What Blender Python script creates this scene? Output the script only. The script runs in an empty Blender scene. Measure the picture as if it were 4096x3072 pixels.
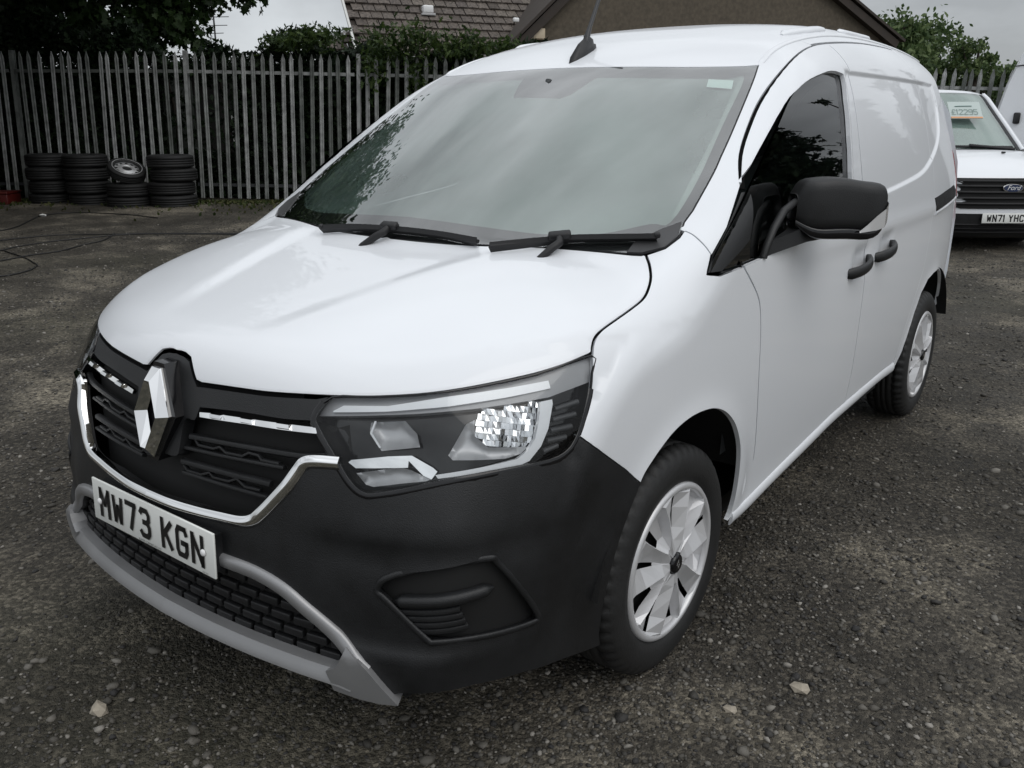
import bpy, bmesh, math, random
import numpy as np
from mathutils import Vector, Matrix, Euler
from mathutils.geometry import delaunay_2d_cdt
random.seed(7); RNG=np.random.default_rng(11)
SC=bpy.context.scene; COL=SC.collection

# ------------------------------------------------------------------ camera
cam_d=bpy.data.cameras.new('camera'); cam=bpy.data.objects.new('camera',cam_d); COL.objects.link(cam)
CAM=np.array([1.8219,-1.9750,1.4762]); YAW,PITCH,ROLL=-0.6518,-0.2990,0.0025
cam.location=CAM
cam.rotation_euler=(Matrix.Rotation(-YAW,3,'Z')@Matrix.Rotation(math.pi/2+PITCH,3,'X')@Matrix.Rotation(ROLL,3,'Z')).to_euler()
cam_d.sensor_width=36; cam_d.lens=36*3462/4096
cam_d.clip_start=.05; cam_d.clip_end=600
SC.camera=cam
FW=np.array([math.sin(YAW),math.cos(YAW),0]); RT=np.array([math.cos(YAW),-math.sin(YAW),0])
def place(s,d,z):            # metres right of / ahead of the photographer, on the yard
    p=CAM+RT*s+FW*d; return (p[0],p[1],z)

# ------------------------------------------------------------------ sky and light (overcast)
W=bpy.data.worlds.new('World'); SC.world=W; W.use_nodes=True
nt=W.node_tree; nt.nodes.clear()
def N(t,**k):
    n=nt.nodes.new(t)
    for a,b in k.items(): setattr(n,a,b)
    return n
sky=N('ShaderNodeTexSky',sky_type='NISHITA',sun_disc=False)
SUN_EL,SUN_AZ=math.radians(50),math.radians(104)      # azimuth clockwise from +Y
sky.sun_elevation=SUN_EL; sky.sun_rotation=SUN_AZ
tc=N('ShaderNodeTexCoord'); sep=N('ShaderNodeSeparateXYZ'); nt.links.new(tc.outputs['Generated'],sep.inputs[0])
ramp=N('ShaderNodeValToRGB')                          # overcast: zenith brighter than horizon
e=ramp.color_ramp.elements
e[0].position=0.0; e[0].color=(.60,.628,.655,1); e[1].position=1.0; e[1].color=(1.22,1.262,1.305,1)
m=e.new(.35); m.color=(.73,.76,.79,1)
nt.links.new(sep.outputs['Z'],ramp.inputs['Fac'])
mp=N('ShaderNodeMapping'); mp.inputs['Scale'].default_value=(1.6,1.6,3.6); mp.inputs['Location'].default_value=(.482,-3.681,2.115); nt.links.new(tc.outputs['Generated'],mp.inputs[0])
noi=N('ShaderNodeTexNoise'); noi.inputs['Scale'].default_value=1.7; noi.inputs['Detail'].default_value=7; noi.inputs['Roughness'].default_value=.52
nt.links.new(mp.outputs[0],noi.inputs['Vector'])
r2=N('ShaderNodeMapRange'); r2.inputs['From Min'].default_value=.33; r2.inputs['From Max'].default_value=.68
r2.inputs['To Min'].default_value=6.2; r2.inputs['To Max'].default_value=12.5
nt.links.new(noi.outputs['Fac'],r2.inputs['Value'])
mul=N('ShaderNodeVectorMath',operation='SCALE'); nt.links.new(ramp.outputs['Color'],mul.inputs[0]); nt.links.new(r2.outputs[0],mul.inputs['Scale'])
mix=N('ShaderNodeMixRGB'); mix.inputs['Fac'].default_value=.93
nt.links.new(sky.outputs[0],mix.inputs[1]); nt.links.new(mul.outputs[0],mix.inputs[2])
bg=N('ShaderNodeBackground'); bg.inputs['Strength'].default_value=.10; nt.links.new(mix.outputs[0],bg.inputs[0])
out=N('ShaderNodeOutputWorld'); nt.links.new(bg.outputs[0],out.inputs[0])
sd=bpy.data.lights.new('sun','SUN'); sd.energy=.8; sd.angle=math.radians(45); sd.color=(1,.97,.93)
so=bpy.data.objects.new('sun',sd); COL.objects.link(so)
_dir=Vector((math.sin(SUN_AZ)*math.cos(SUN_EL),math.cos(SUN_AZ)*math.cos(SUN_EL),math.sin(SUN_EL)))
so.rotation_euler=_dir.to_track_quat('Z','Y').to_euler(); so.location=_dir*60
vs=SC.view_settings; vs.view_transform='Standard'; vs.look='None'; vs.exposure=0; vs.gamma=1; vs.use_curve_mapping=False
SC.cycles.max_bounces=8; SC.cycles.transparent_max_bounces=12

# ------------------------------------------------------------------ materials
def mat(name,col,rough=.5,metal=0,coat=0,coat_r=.03,spec=.5,bump=0,bscale=200,var=0,vscale=3,emit=None,trans=0,ior=1.5):
    m=bpy.data.materials.new(name); m.use_nodes=True; t=m.node_tree; b=t.nodes['Principled BSDF']
    b.inputs['Base Color'].default_value=(*col,1); b.inputs['Roughness'].default_value=rough; b.inputs['Metallic'].default_value=metal
    b.inputs['Coat Weight'].default_value=coat; b.inputs['Coat Roughness'].default_value=coat_r; b.inputs['Specular IOR Level'].default_value=spec
    b.inputs['Transmission Weight'].default_value=trans; b.inputs['IOR'].default_value=ior
    c=t.nodes.new('ShaderNodeTexCoord')
    if bump:
        n=t.nodes.new('ShaderNodeTexNoise'); n.inputs['Scale'].default_value=bscale; n.inputs['Detail'].default_value=3
        t.links.new(c.outputs['Object'],n.inputs['Vector'])
        bp=t.nodes.new('ShaderNodeBump'); bp.inputs['Strength'].default_value=bump; bp.inputs['Distance'].default_value=.004
        t.links.new(n.outputs['Fac'],bp.inputs['Height']); t.links.new(bp.outputs[0],b.inputs['Normal'])
    if var:
        n=t.nodes.new('ShaderNodeTexNoise'); n.inputs['Scale'].default_value=vscale; n.inputs['Detail'].default_value=5
        t.links.new(c.outputs['Object'],n.inputs['Vector'])
        r=t.nodes.new('ShaderNodeMapRange'); r.inputs['From Min'].default_value=.3; r.inputs['From Max'].default_value=.7
        r.inputs['To Min'].default_value=1-var; r.inputs['To Max'].default_value=1+var
        t.links.new(n.outputs['Fac'],r.inputs['Value'])
        mx=t.nodes.new('ShaderNodeVectorMath'); mx.operation='SCALE'; mx.inputs[0].default_value=col
        t.links.new(r.outputs[0],mx.inputs['Scale']); t.links.new(mx.outputs[0],b.inputs['Base Color'])
        r3=t.nodes.new('ShaderNodeMapRange'); r3.inputs['To Min'].default_value=max(rough-.12,0.02); r3.inputs['To Max'].default_value=rough+.12
        t.links.new(n.outputs['Fac'],r3.inputs['Value']); t.links.new(r3.outputs[0],b.inputs['Roughness'])
    return m
def glass(name,tint=(.8,.85,.83),rmul=1.0,rough=0.,dust=0.,add=0.):
    m=bpy.data.materials.new(name); m.use_nodes=True; t=m.node_tree; t.nodes.clear()
    o=t.nodes.new('ShaderNodeOutputMaterial'); mx=t.nodes.new('ShaderNodeMixShader'); tr=t.nodes.new('ShaderNodeBsdfTransparent')
    gl=t.nodes.new('ShaderNodeBsdfGlossy'); gl.inputs['Roughness'].default_value=rough; tr.inputs[0].default_value=(*tint,1)
    fr=t.nodes.new('ShaderNodeFresnel'); fr.inputs['IOR'].default_value=1.5
    mm=t.nodes.new('ShaderNodeMath'); mm.operation='MULTIPLY'; mm.inputs[1].default_value=1.75*rmul; mm.use_clamp=True; mm2=t.nodes.new('ShaderNodeMath'); mm2.operation='ADD'; mm2.inputs[1].default_value=add; mm2.use_clamp=True; t.links.new(mm.outputs[0],mm2.inputs[0])
    t.links.new(fr.outputs[0],mm.inputs[0]); t.links.new(mm2.outputs[0],mx.inputs[0]); t.links.new(tr.outputs[0],mx.inputs[1]); t.links.new(gl.outputs[0],mx.inputs[2])
    if dust:        # thin film of road dust on the pane
        df=t.nodes.new('ShaderNodeBsdfDiffuse'); df.inputs[0].default_value=(.60,.66,.64,1); m2=t.nodes.new('ShaderNodeMixShader')
        n=t.nodes.new('ShaderNodeTexNoise'); n.inputs['Scale'].default_value=3; n.inputs['Detail'].default_value=5; c=t.nodes.new('ShaderNodeTexCoord'); t.links.new(c.outputs['Object'],n.inputs['Vector'])
        mr=t.nodes.new('ShaderNodeMapRange'); mr.inputs['From Min'].default_value=.3; mr.inputs['From Max'].default_value=.7; mr.inputs['To Min'].default_value=dust*.6; mr.inputs['To Max'].default_value=dust*1.4
        t.links.new(n.outputs[0],mr.inputs['Value']); t.links.new(mr.outputs[0],m2.inputs[0]); t.links.new(mx.outputs[0],m2.inputs[1]); t.links.new(df.outputs[0],m2.inputs[2]); mx=m2
    t.links.new(mx.outputs[0],o.inputs[0]); return m
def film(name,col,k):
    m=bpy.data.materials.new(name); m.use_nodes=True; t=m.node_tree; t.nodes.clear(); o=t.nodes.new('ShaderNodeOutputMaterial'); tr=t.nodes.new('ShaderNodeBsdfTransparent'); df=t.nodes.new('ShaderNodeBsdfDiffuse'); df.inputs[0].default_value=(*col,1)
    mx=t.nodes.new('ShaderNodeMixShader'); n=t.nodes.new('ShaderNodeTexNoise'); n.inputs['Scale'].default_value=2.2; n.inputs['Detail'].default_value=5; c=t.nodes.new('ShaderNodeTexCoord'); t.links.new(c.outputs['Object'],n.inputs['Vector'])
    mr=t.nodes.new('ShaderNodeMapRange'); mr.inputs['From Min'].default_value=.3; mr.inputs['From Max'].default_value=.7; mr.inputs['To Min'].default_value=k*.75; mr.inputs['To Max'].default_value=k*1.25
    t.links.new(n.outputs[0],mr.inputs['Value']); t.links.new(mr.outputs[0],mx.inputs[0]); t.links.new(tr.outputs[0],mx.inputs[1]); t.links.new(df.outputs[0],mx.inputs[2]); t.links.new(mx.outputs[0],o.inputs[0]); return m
M={}
M['white']=mat('white_paint',(.79,.81,.84),.40,coat=.6,coat_r=.03)
M['plastic']=mat('black_textured_plastic',(.009,.0095,.0105),.46,bump=.25,bscale=420,var=.30,vscale=11)
M['gloss']=mat('gloss_black',(.006,.006,.007),.12)
M['rubber']=mat('rubber_seal',(.003,.003,.003),.9,spec=.15)
M['chrome']=mat('chrome',(.88,.88,.88),.04,metal=1)
M['satin']=mat('satin_silver_paint',(.31,.31,.315),.38,metal=.5,var=.06,vscale=9)
M['hub']=mat('silver_hubcap_paint',(.60,.60,.61),.36,metal=.35,coat=.2)
M['tyre']=mat('tyre_rubber',(.013,.013,.013),.62,bump=.25,bscale=120,var=.25,vscale=9)
M['liner']=mat('arch_liner',(.006,.006,.006),.8)
M['ws']=glass('windscreen_glass',(.90,.98,.95),1.15,add=.125)
M['film']=film('pale_brightening_film',(.60,.72,.68),.40)  # pale greenish film, added to make windscreens read brighter
M['sideglass']=glass('tinted_side_glass',(.22,.26,.25),.8)
M['lens']=glass('clear_lamp_lens',(.96,.97,.97),.42)
M['frit']=mat('black_glass_border',(.012,.011,.013),.5)
M['cabin']=mat('cabin_trim',(.07,.075,.078),.7)
M['seat']=mat('seat_fabric',(.09,.095,.10),.85)
M['headliner']=mat('headliner',(.60,.62,.60),.9)
M['plate']=mat('plate_white',(.78,.79,.76),.35)
M['ink']=mat('plate_black_ink',(.008,.008,.008),.4)
M['screw']=mat('white_cap',(.8,.8,.8),.3)
M['reflector']=mat('lamp_reflector',(.78,.79,.81),.16,metal=1)
M['satinrefl']=mat('lamp_satin_reflector',(.50,.505,.52),.42,metal=.45)
M['lampgrey']=mat('lamp_grey_bezel',(.34,.345,.36),.28,coat=.3)
M['drl']=mat('frosted_light_guide',(.90,.92,.95),.22,coat=.6)
M['indic']=mat('indicator_lens',(.50,.50,.50),.15,coat=1)
M['sticker']=mat('windscreen_sticker',(.75,.85,.82),.6)
M['blade']=mat('wiper_black',(.008,.008,.009),.55)
M['mesh']=mat('grille_mesh_plastic',(.007,.007,.008),.55)
M['lampdark']=mat('lamp_dark_rib',(.06,.062,.066),.3,coat=.3)
# ------------------------------------------------------------------ helpers
def tag(o,label=None,cat=None,group=None,kind=None):
    if label:o['label']=label
    if cat:o['category']=cat
    if group:o['group']=group
    if kind:o['kind']=kind
    return o
def empty(name,loc=(0,0,0),rz=0,parent=None):
    o=bpy.data.objects.new(name,None); o.empty_display_size=.2; COL.objects.link(o); o.location=loc; o.rotation_euler=(0,0,rz)
    if parent:o.parent=parent
    return o
def link(name,me,parent=None):
    o=bpy.data.objects.new(name,me); COL.objects.link(o)
    if parent is not None:o.parent=parent
    return o
def mesh(name,V,Fc,m,parent=None,smooth=False,normals=None,mats=None,midx=None):
    me=bpy.data.meshes.new(name); me.from_pydata([tuple(map(float,v)) for v in V],[],[tuple(map(int,f)) for f in Fc])
    for q in (mats or [m]): me.materials.append(q)
    if midx is not None: me.polygons.foreach_set('material_index',np.asarray(midx,np.int32))
    if smooth: me.polygons.foreach_set('use_smooth',np.ones(len(me.polygons),bool))
    me.update()
    if normals is not None: me.normals_split_custom_set([tuple(n) for n in normals])
    return link(name,me,parent)
def fast_mesh(name,V,tri,m,parent=None,smooth=False):
    """triangle soup from numpy arrays"""
    me=bpy.data.meshes.new(name); n=len(tri)
    me.vertices.add(len(V)); me.vertices.foreach_set('co',np.asarray(V,np.float32).ravel())
    me.loops.add(n*3); me.loops.foreach_set('vertex_index',np.asarray(tri,np.int32).ravel())
    me.polygons.add(n); me.polygons.foreach_set('loop_start',np.arange(0,3*n,3,dtype=np.int32))
    try: me.polygons.foreach_set('loop_total',np.full(n,3,np.int32))
    except Exception: pass
    if smooth: me.polygons.foreach_set('use_smooth',np.ones(n,bool))
    me.materials.append(m); me.update(calc_edges=True); me.validate()
    return link(name,me,parent)
class MB:
    """collects simple shapes; build() links them as ONE mesh"""
    def __init__(s): s.V=[];s.F=[];s.S=[];s.MI=[];s.mi=0
    def add(s,V,F,smooth=False):
        o=len(s.V); s.V+= [tuple(v) for v in V]; s.F+=[tuple(i+o for i in f) for f in F]; s.S+=[smooth]*len(F); s.MI+=[s.mi]*len(F); return s
    def box(s,c,size,rot=None,bev=0):
        x,y,z=[q/2 for q in size]
        if bev:
            bm=bmesh.new(); bmesh.ops.create_cube(bm,size=1)
            for v in bm.verts: v.co=Vector((v.co.x*2*x,v.co.y*2*y,v.co.z*2*z))
            bmesh.ops.bevel(bm,geom=list(bm.edges)+list(bm.verts),offset=bev,segments=2,affect='EDGES',profile=.5)
            bm.verts.index_update(); V=[v.co.copy() for v in bm.verts]; F=[[v.index for v in f.verts] for f in bm.faces]; bm.free()
        else:
            V=[Vector((a*x,b*y,d*z)) for a in(-1,1) for b in(-1,1) for d in(-1,1)]
            F=[(0,1,3,2),(4,6,7,5),(0,4,5,1),(2,3,7,6),(0,2,6,4),(1,5,7,3)]
        R=rot if isinstance(rot,Matrix) else (Euler(rot).to_matrix() if rot else Matrix.Identity(3))
        return s.add([R@v+Vector(c) for v in V],F,bool(bev))
    def tube(s,pts,r,n=8,cap=True,smooth=True):
        pts=[Vector(p) for p in pts]; rs=r if hasattr(r,'__len__') else [r]*len(pts); V=[];F=[]
        up=None
        for i,p in enumerate(pts):
            t=(pts[min(i+1,len(pts)-1)]-pts[max(i-1,0)]).normalized()
            if up is None:
                a=Vector((0,0,1)) if abs(t.z)<.9 else Vector((1,0,0)); u=t.cross(a).normalized()
            else: u=(up-t*up.dot(t)).normalized()
            up=u; w=t.cross(u)
            for k in range(n):
                a=2*math.pi*k/n; V.append(p+(u*math.cos(a)+w*math.sin(a))*rs[i])
        for i in range(len(pts)-1):
            for k in range(n): F.append((i*n+k,i*n+(k+1)%n,(i+1)*n+(k+1)%n,(i+1)*n+k))
        s.add(V,F,smooth)
        if cap: s.add(V[:n],[tuple(range(n))[::-1]]); s.add(V[-n:],[tuple(range(n))])
        return s
    def lathe(s,prof,n=48,M4=None,smooth=True,closed=False):
        """prof: (radius, axial) ; axis = local X"""
        V=[];F=[];k=len(prof)
        for j in range(n):
            a=2*math.pi*j/n
            for r,x in prof:
                v=Vector((x,r*math.cos(a),r*math.sin(a))); V.append(M4@v if M4 else v)
        for j in range(n):
            q=(j+1)%n
            for i in range(k-1 if not closed else k):
                i2=(i+1)%k
                F.append((j*k+i,j*k+i2,q*k+i2,q*k+i))
        return s.add(V,F,smooth)
    def build(s,name,m,parent=None):
        me=bpy.data.meshes.new(name); me.from_pydata([tuple(v) for v in s.V],[],s.F)
        for q in (m if isinstance(m,(list,tuple)) else [m]): me.materials.append(q)
        me.polygons.foreach_set('use_smooth',np.array(s.S,bool)); me.polygons.foreach_set('material_index',np.array(s.MI,np.int32)); me.update()
        return link(name,me,parent)
def copy_tree(o,parent=None):
    c=o.copy(); COL.objects.link(c)
    if parent is not None: c.parent=parent
    for ch in [q for q in o.children]: copy_tree(ch,c)
    return c
def inpoly(P,poly):
    x,y=P[:,0],P[:,1]; r=np.zeros(len(P),bool); px,py=poly[:,0],poly[:,1]; qx,qy=np.roll(px,-1),np.roll(py,-1)
    for a,b,c,d in zip(px,py,qx,qy):
        if b==d: continue
        r^=((b>y)!=(d>y))&(x<(c-a)*(y-b)/(d-b)+a)
    return r
def segdist(P,poly,closed=True):
    A=poly; Bp=np.roll(poly,-1,0)
    if not closed: A=A[:-1];Bp=Bp[:-1]
    d=np.full(len(P),1e9)
    for a,b in zip(A,Bp):
        ab=b-a; L=ab@ab+1e-12; t=np.clip(((P-a)@ab)/L,0,1); d=np.minimum(d,np.linalg.norm(P-a-t[:,None]*ab,axis=1))
    return d
def resample(P,step,closed=True):
    P=np.asarray(P,float); out=[]; n=len(P)
    for i in range(n if closed else n-1):
        a=P[i]; b=P[(i+1)%n]; L=np.linalg.norm(b-a); k=max(1,int(round(L/step)))
        for j in range(k): out.append(a+(b-a)*j/k)
    if not closed: out.append(P[-1])
    return np.array(out)
def smoothline(P,k=6,closed=False):
    """Catmull-Rom through the points"""
    P=np.asarray(P,float); n=len(P); out=[]
    for i in range(n if closed else n-1):
        p0=P[(i-1)%n] if closed or i>0 else 2*P[0]-P[1]; p1=P[i]; p2=P[(i+1)%n]
        p3=P[(i+2)%n] if closed or i+2<n else 2*P[-1]-P[-2]
        for j in range(k):
            t=j/k; out.append(.5*((2*p1)+(-p0+p2)*t+(2*p0-5*p1+4*p2-p3)*t*t+(-p0+3*p1-3*p2+p3)*t**3))
    if not closed: out.append(P[-1])
    return np.array(out)
# ---- the van's body as a smooth implicit surface (metres: x to its left, y to its rear, z up)
# ---------- smooth tabulated functions -------------
def _spl(xk):
    """natural cubic spline: returns matrix mapping knot values -> second derivatives"""
    n=len(xk);h=np.diff(xk);A=np.eye(n);B=np.zeros((n,n))
    for i in range(1,n-1):
        A[i,i-1]=h[i-1];A[i,i]=2*(h[i-1]+h[i]);A[i,i+1]=h[i]
        B[i,i-1]=6/h[i-1];B[i,i]=-6/h[i-1]-6/h[i];B[i,i+1]=6/h[i]
    return np.linalg.solve(A,B)
def _basis(xk,M,x):
    """row weights (len(x),n) so that value = W @ knots ; linear extrapolation clamp"""
    x=np.clip(x,xk[0],xk[-1]);i=np.clip(np.searchsorted(xk,x)-1,0,len(xk)-2)
    h=xk[i+1]-xk[i];a=(xk[i+1]-x)/h;b=1-a
    W=np.zeros((len(x),len(xk)));r=np.arange(len(x))
    W[r,i]+=a;W[r,i+1]+=b
    W+=((a**3-a)*h*h/6)[:,None]*M[i]+((b**3-b)*h*h/6)[:,None]*M[i+1]
    return W
class Tab:
    def __init__(s,u,v,T):
        s.u=np.array(u,float);s.v=np.array(v,float);s.T=np.array(T,float)
        s.Mu=_spl(s.u);s.Mv=_spl(s.v)
    def __call__(s,u,v):
        return np.einsum('ij,jk,ik->i',_basis(s.u,s.Mu,u),s.T,_basis(s.v,s.Mv,v))
class Cur:
    def __init__(s,x,y): s.x=np.array(x,float);s.y=np.array(y,float);s.M=_spl(s.x)
    def __call__(s,x): return _basis(s.x,s.M,x)@s.y
def smax(a,b,k): return np.maximum(a,b)+np.maximum(k-np.abs(a-b),0)**2/(4*k)
def smin(a,b,k): return -smax(-a,-b,k)
def sst(a,b,x):
    t=np.clip((x-a)/(b-a),0,1);return t*t*(3-2*t)
# side: half width as plan(y) * section(z), plus corrections
SEC=Cur([.15,.25,.33,.45,.60,.75,.90,1.02,1.10,1.27,1.45,1.62,1.72,1.82,1.95],
        [.865,.876,.880,.893,.908,.916,.917,.914,.911,.895,.860,.798,.752,.71,.60])
PLAN=Cur([-1.1,-.6,-.4,-.2,.1,.5,1.0,1.5,2.0,2.5,2.9,3.2,3.45,3.7],
         [-.090,-.030,-.014,-.004,.000,.000,.000,.000,-.004,-.014,-.037,-.068,-.11,-.16])
# lower front (bumper, grille, headlamps): y = h(x,z)
HX=[0,.2,.4,.6,.72,.80,.87]
HZ=[.15,.28,.40,.55,.66,.80,.90,1.00]
HT=[[-.955,-.945,-.915,-.865,-.81,-.73,-.60],
    [-.985,-.975,-.950,-.905,-.855,-.78,-.64],
    [-.990,-.982,-.960,-.915,-.865,-.79,-.65],
    [-.996,-.986,-.960,-.912,-.862,-.79,-.65],
    [-.985,-.975,-.945,-.885,-.825,-.745,-.61],
    [-.950,-.940,-.912,-.840,-.760,-.67,-.53],
    [-.915,-.905,-.868,-.785,-.69,-.59,-.45],
    [-.885,-.870,-.825,-.72,-.60,-.48,-.34]]
FRONT=Tab(HZ,HX,HT)
# bonnet: z = g(x,y)
GY=[-1.0,-.85,-.70,-.50,-.30,-.10,.1,.3]
GX=[0,.2,.4,.6,.72,.80,.90]
GT=[[.955,.948,.925,.880,.84,.80,.74],
    [.995,.990,.970,.925,.885,.85,.79],
    [1.030,1.026,1.010,.980,.950,.915,.855],
    [1.072,1.071,1.063,1.043,1.018,.988,.935],
    [1.110,1.110,1.107,1.092,1.072,1.045,1.00],
    [1.140,1.141,1.141,1.125,1.105,1.080,1.035],
    [1.165,1.168,1.172,1.165,1.155,1.135,1.10],
    [1.185,1.19,1.20,1.20,1.195,1.18,1.15]]
HOOD=Tab(GY,GX,GT)
ROOFC=Cur([.5,.75,1.0,1.4,1.8,2.3,2.8,3.3,3.6],[1.59,1.678,1.750,1.826,1.852,1.854,1.845,1.82,1.79])
RECF=Cur([.9,1.1,1.21,1.30,1.42,1.54,1.64,1.8],[1.16,1.17,1.178,1.174,1.187,1.225,1.275,1.33])
RECB=Cur([1.0,1.55,2.05,2.235,2.478,2.71,2.84,2.92],[1.17,1.191,1.223,1.243,1.303,1.385,1.485,1.62])
# windscreen: y = w(x,z)
def WS(x,z):
    # centre line base y=-.19 at z=1.14, top .70 at 1.645 ; corners 0,.836
    t=np.maximum((z-1.14)/.505,-.06-.20*sst(.68,.80,np.abs(x)))
    yc=-.19+.89*t+.035*np.clip(t,-.3,1.3)*(1-t)*-1
    return yc+(.36-.07*t)*np.abs(x)**2.05
FIELD=['o']        # which surface the tracer follows: the whole body or the flat side alone
def body(P,parts=False):
    x=np.abs(P[:,0]);y=P[:,1];z=P[:,2]
    f=SEC(z)+PLAN(y)-.045*sst(1.1,1.5,z)*sst(1.8,3.4,y)
    r=np.hypot(y,z-.316)          # front arch flare
    f=f+.012*np.exp(-((r-.40)/.055)**2)*sst(.25,.4,z)
    r2=np.hypot(y-2.716,z-.316)
    f=f+.012*np.exp(-((r2-.40)/.055)**2)*sst(.25,.4,z)
    f=f+.006*np.exp(-((z-1.075)/.035)**2)*sst(.6,1.2,y)      # shoulder crease
    for yc,zc in((1.325,.972),(1.655,.990)): f=f-.013*np.exp(-((y-yc)/.085)**4-((z-zc)/.052)**4)   # finger dishes behind the handles
    rd=np.minimum(np.minimum(1.640-z,z-RECB(y)),(2.90-y)*.6)
    f=f-.010*sst(0,.020,rd)*sst(.008,.05,y-RECF(z))
    side=(x-f)/np.sqrt(1+.05+(np.clip((z-1.2)/.6,0,1)*.9)**2)
    xr=.165+.30*(y+.83)
    hd=(z-HOOD(y,x)-.0095*sst(xr-.04,xr+.05,x)*(1-sst(xr+.10,xr+.42,x))*sst(-.86,-.62,y)*(1-sst(-.24,-.02,y)))*.95
    fr=(FRONT(z,x)+.020*(1-sst(.60,.668,z))*sst(.375,.43,z)*sst(.43,.60,x)-y)*.85
    low=smax(hd,fr,.07)
    ws=(WS(x,z)-y)*.5
    rf=z-(ROOFC(y)-.045*np.clip(x/.66,0,2)**2.4)
    cab=smax(ws,rf,.05)
    top=smin(low,cab,.02+.06*sst(.70,.82,x))
    rear=y-(3.46-.10*np.clip((z-.8),0,2)**1.5-.15*(x/.9)**4)
    k=.10-.04*sst(1.05,1.2,z)+.10*sst(1.5,1.75,z)
    o=smax(smax(top,side,k),rear,.16)
    if FIELD[0]=='side': return side
    if parts:return dict(side=side,hd=hd,fr=fr,ws=ws,rf=rf,rear=rear,o=o)
    return o
def march(o,d,tmax=9,n=90,inner=0.,t0=.3):
    """sphere-trace rays o+d t to body=-inner ; returns pts, mask"""
    o=np.broadcast_to(np.asarray(o,float),d.shape)
    t=np.full(len(d),t0);act=np.arange(len(d));hit=np.zeros(len(d),bool)
    for _ in range(n):
        v=body(o[act]+d[act]*t[act,None])+inner
        t[act]+=np.minimum(v*.75,.25)
        h=np.abs(v)<2e-5;hit[act[h]]=True
        act=act[~h&(t[act]<tmax)]
        if not len(act):break
    P=o+d*t[:,None]
    v=np.abs(body(P)+inner);hit|=v<2e-3
    return P,hit&(t<tmax)
def normal(P,e=1e-3):
    g=np.stack([body(P+np.eye(3)[k]*e)-body(P-np.eye(3)[k]*e) for k in range(3)],1)
    return g/np.linalg.norm(g,axis=1)[:,None]
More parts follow.
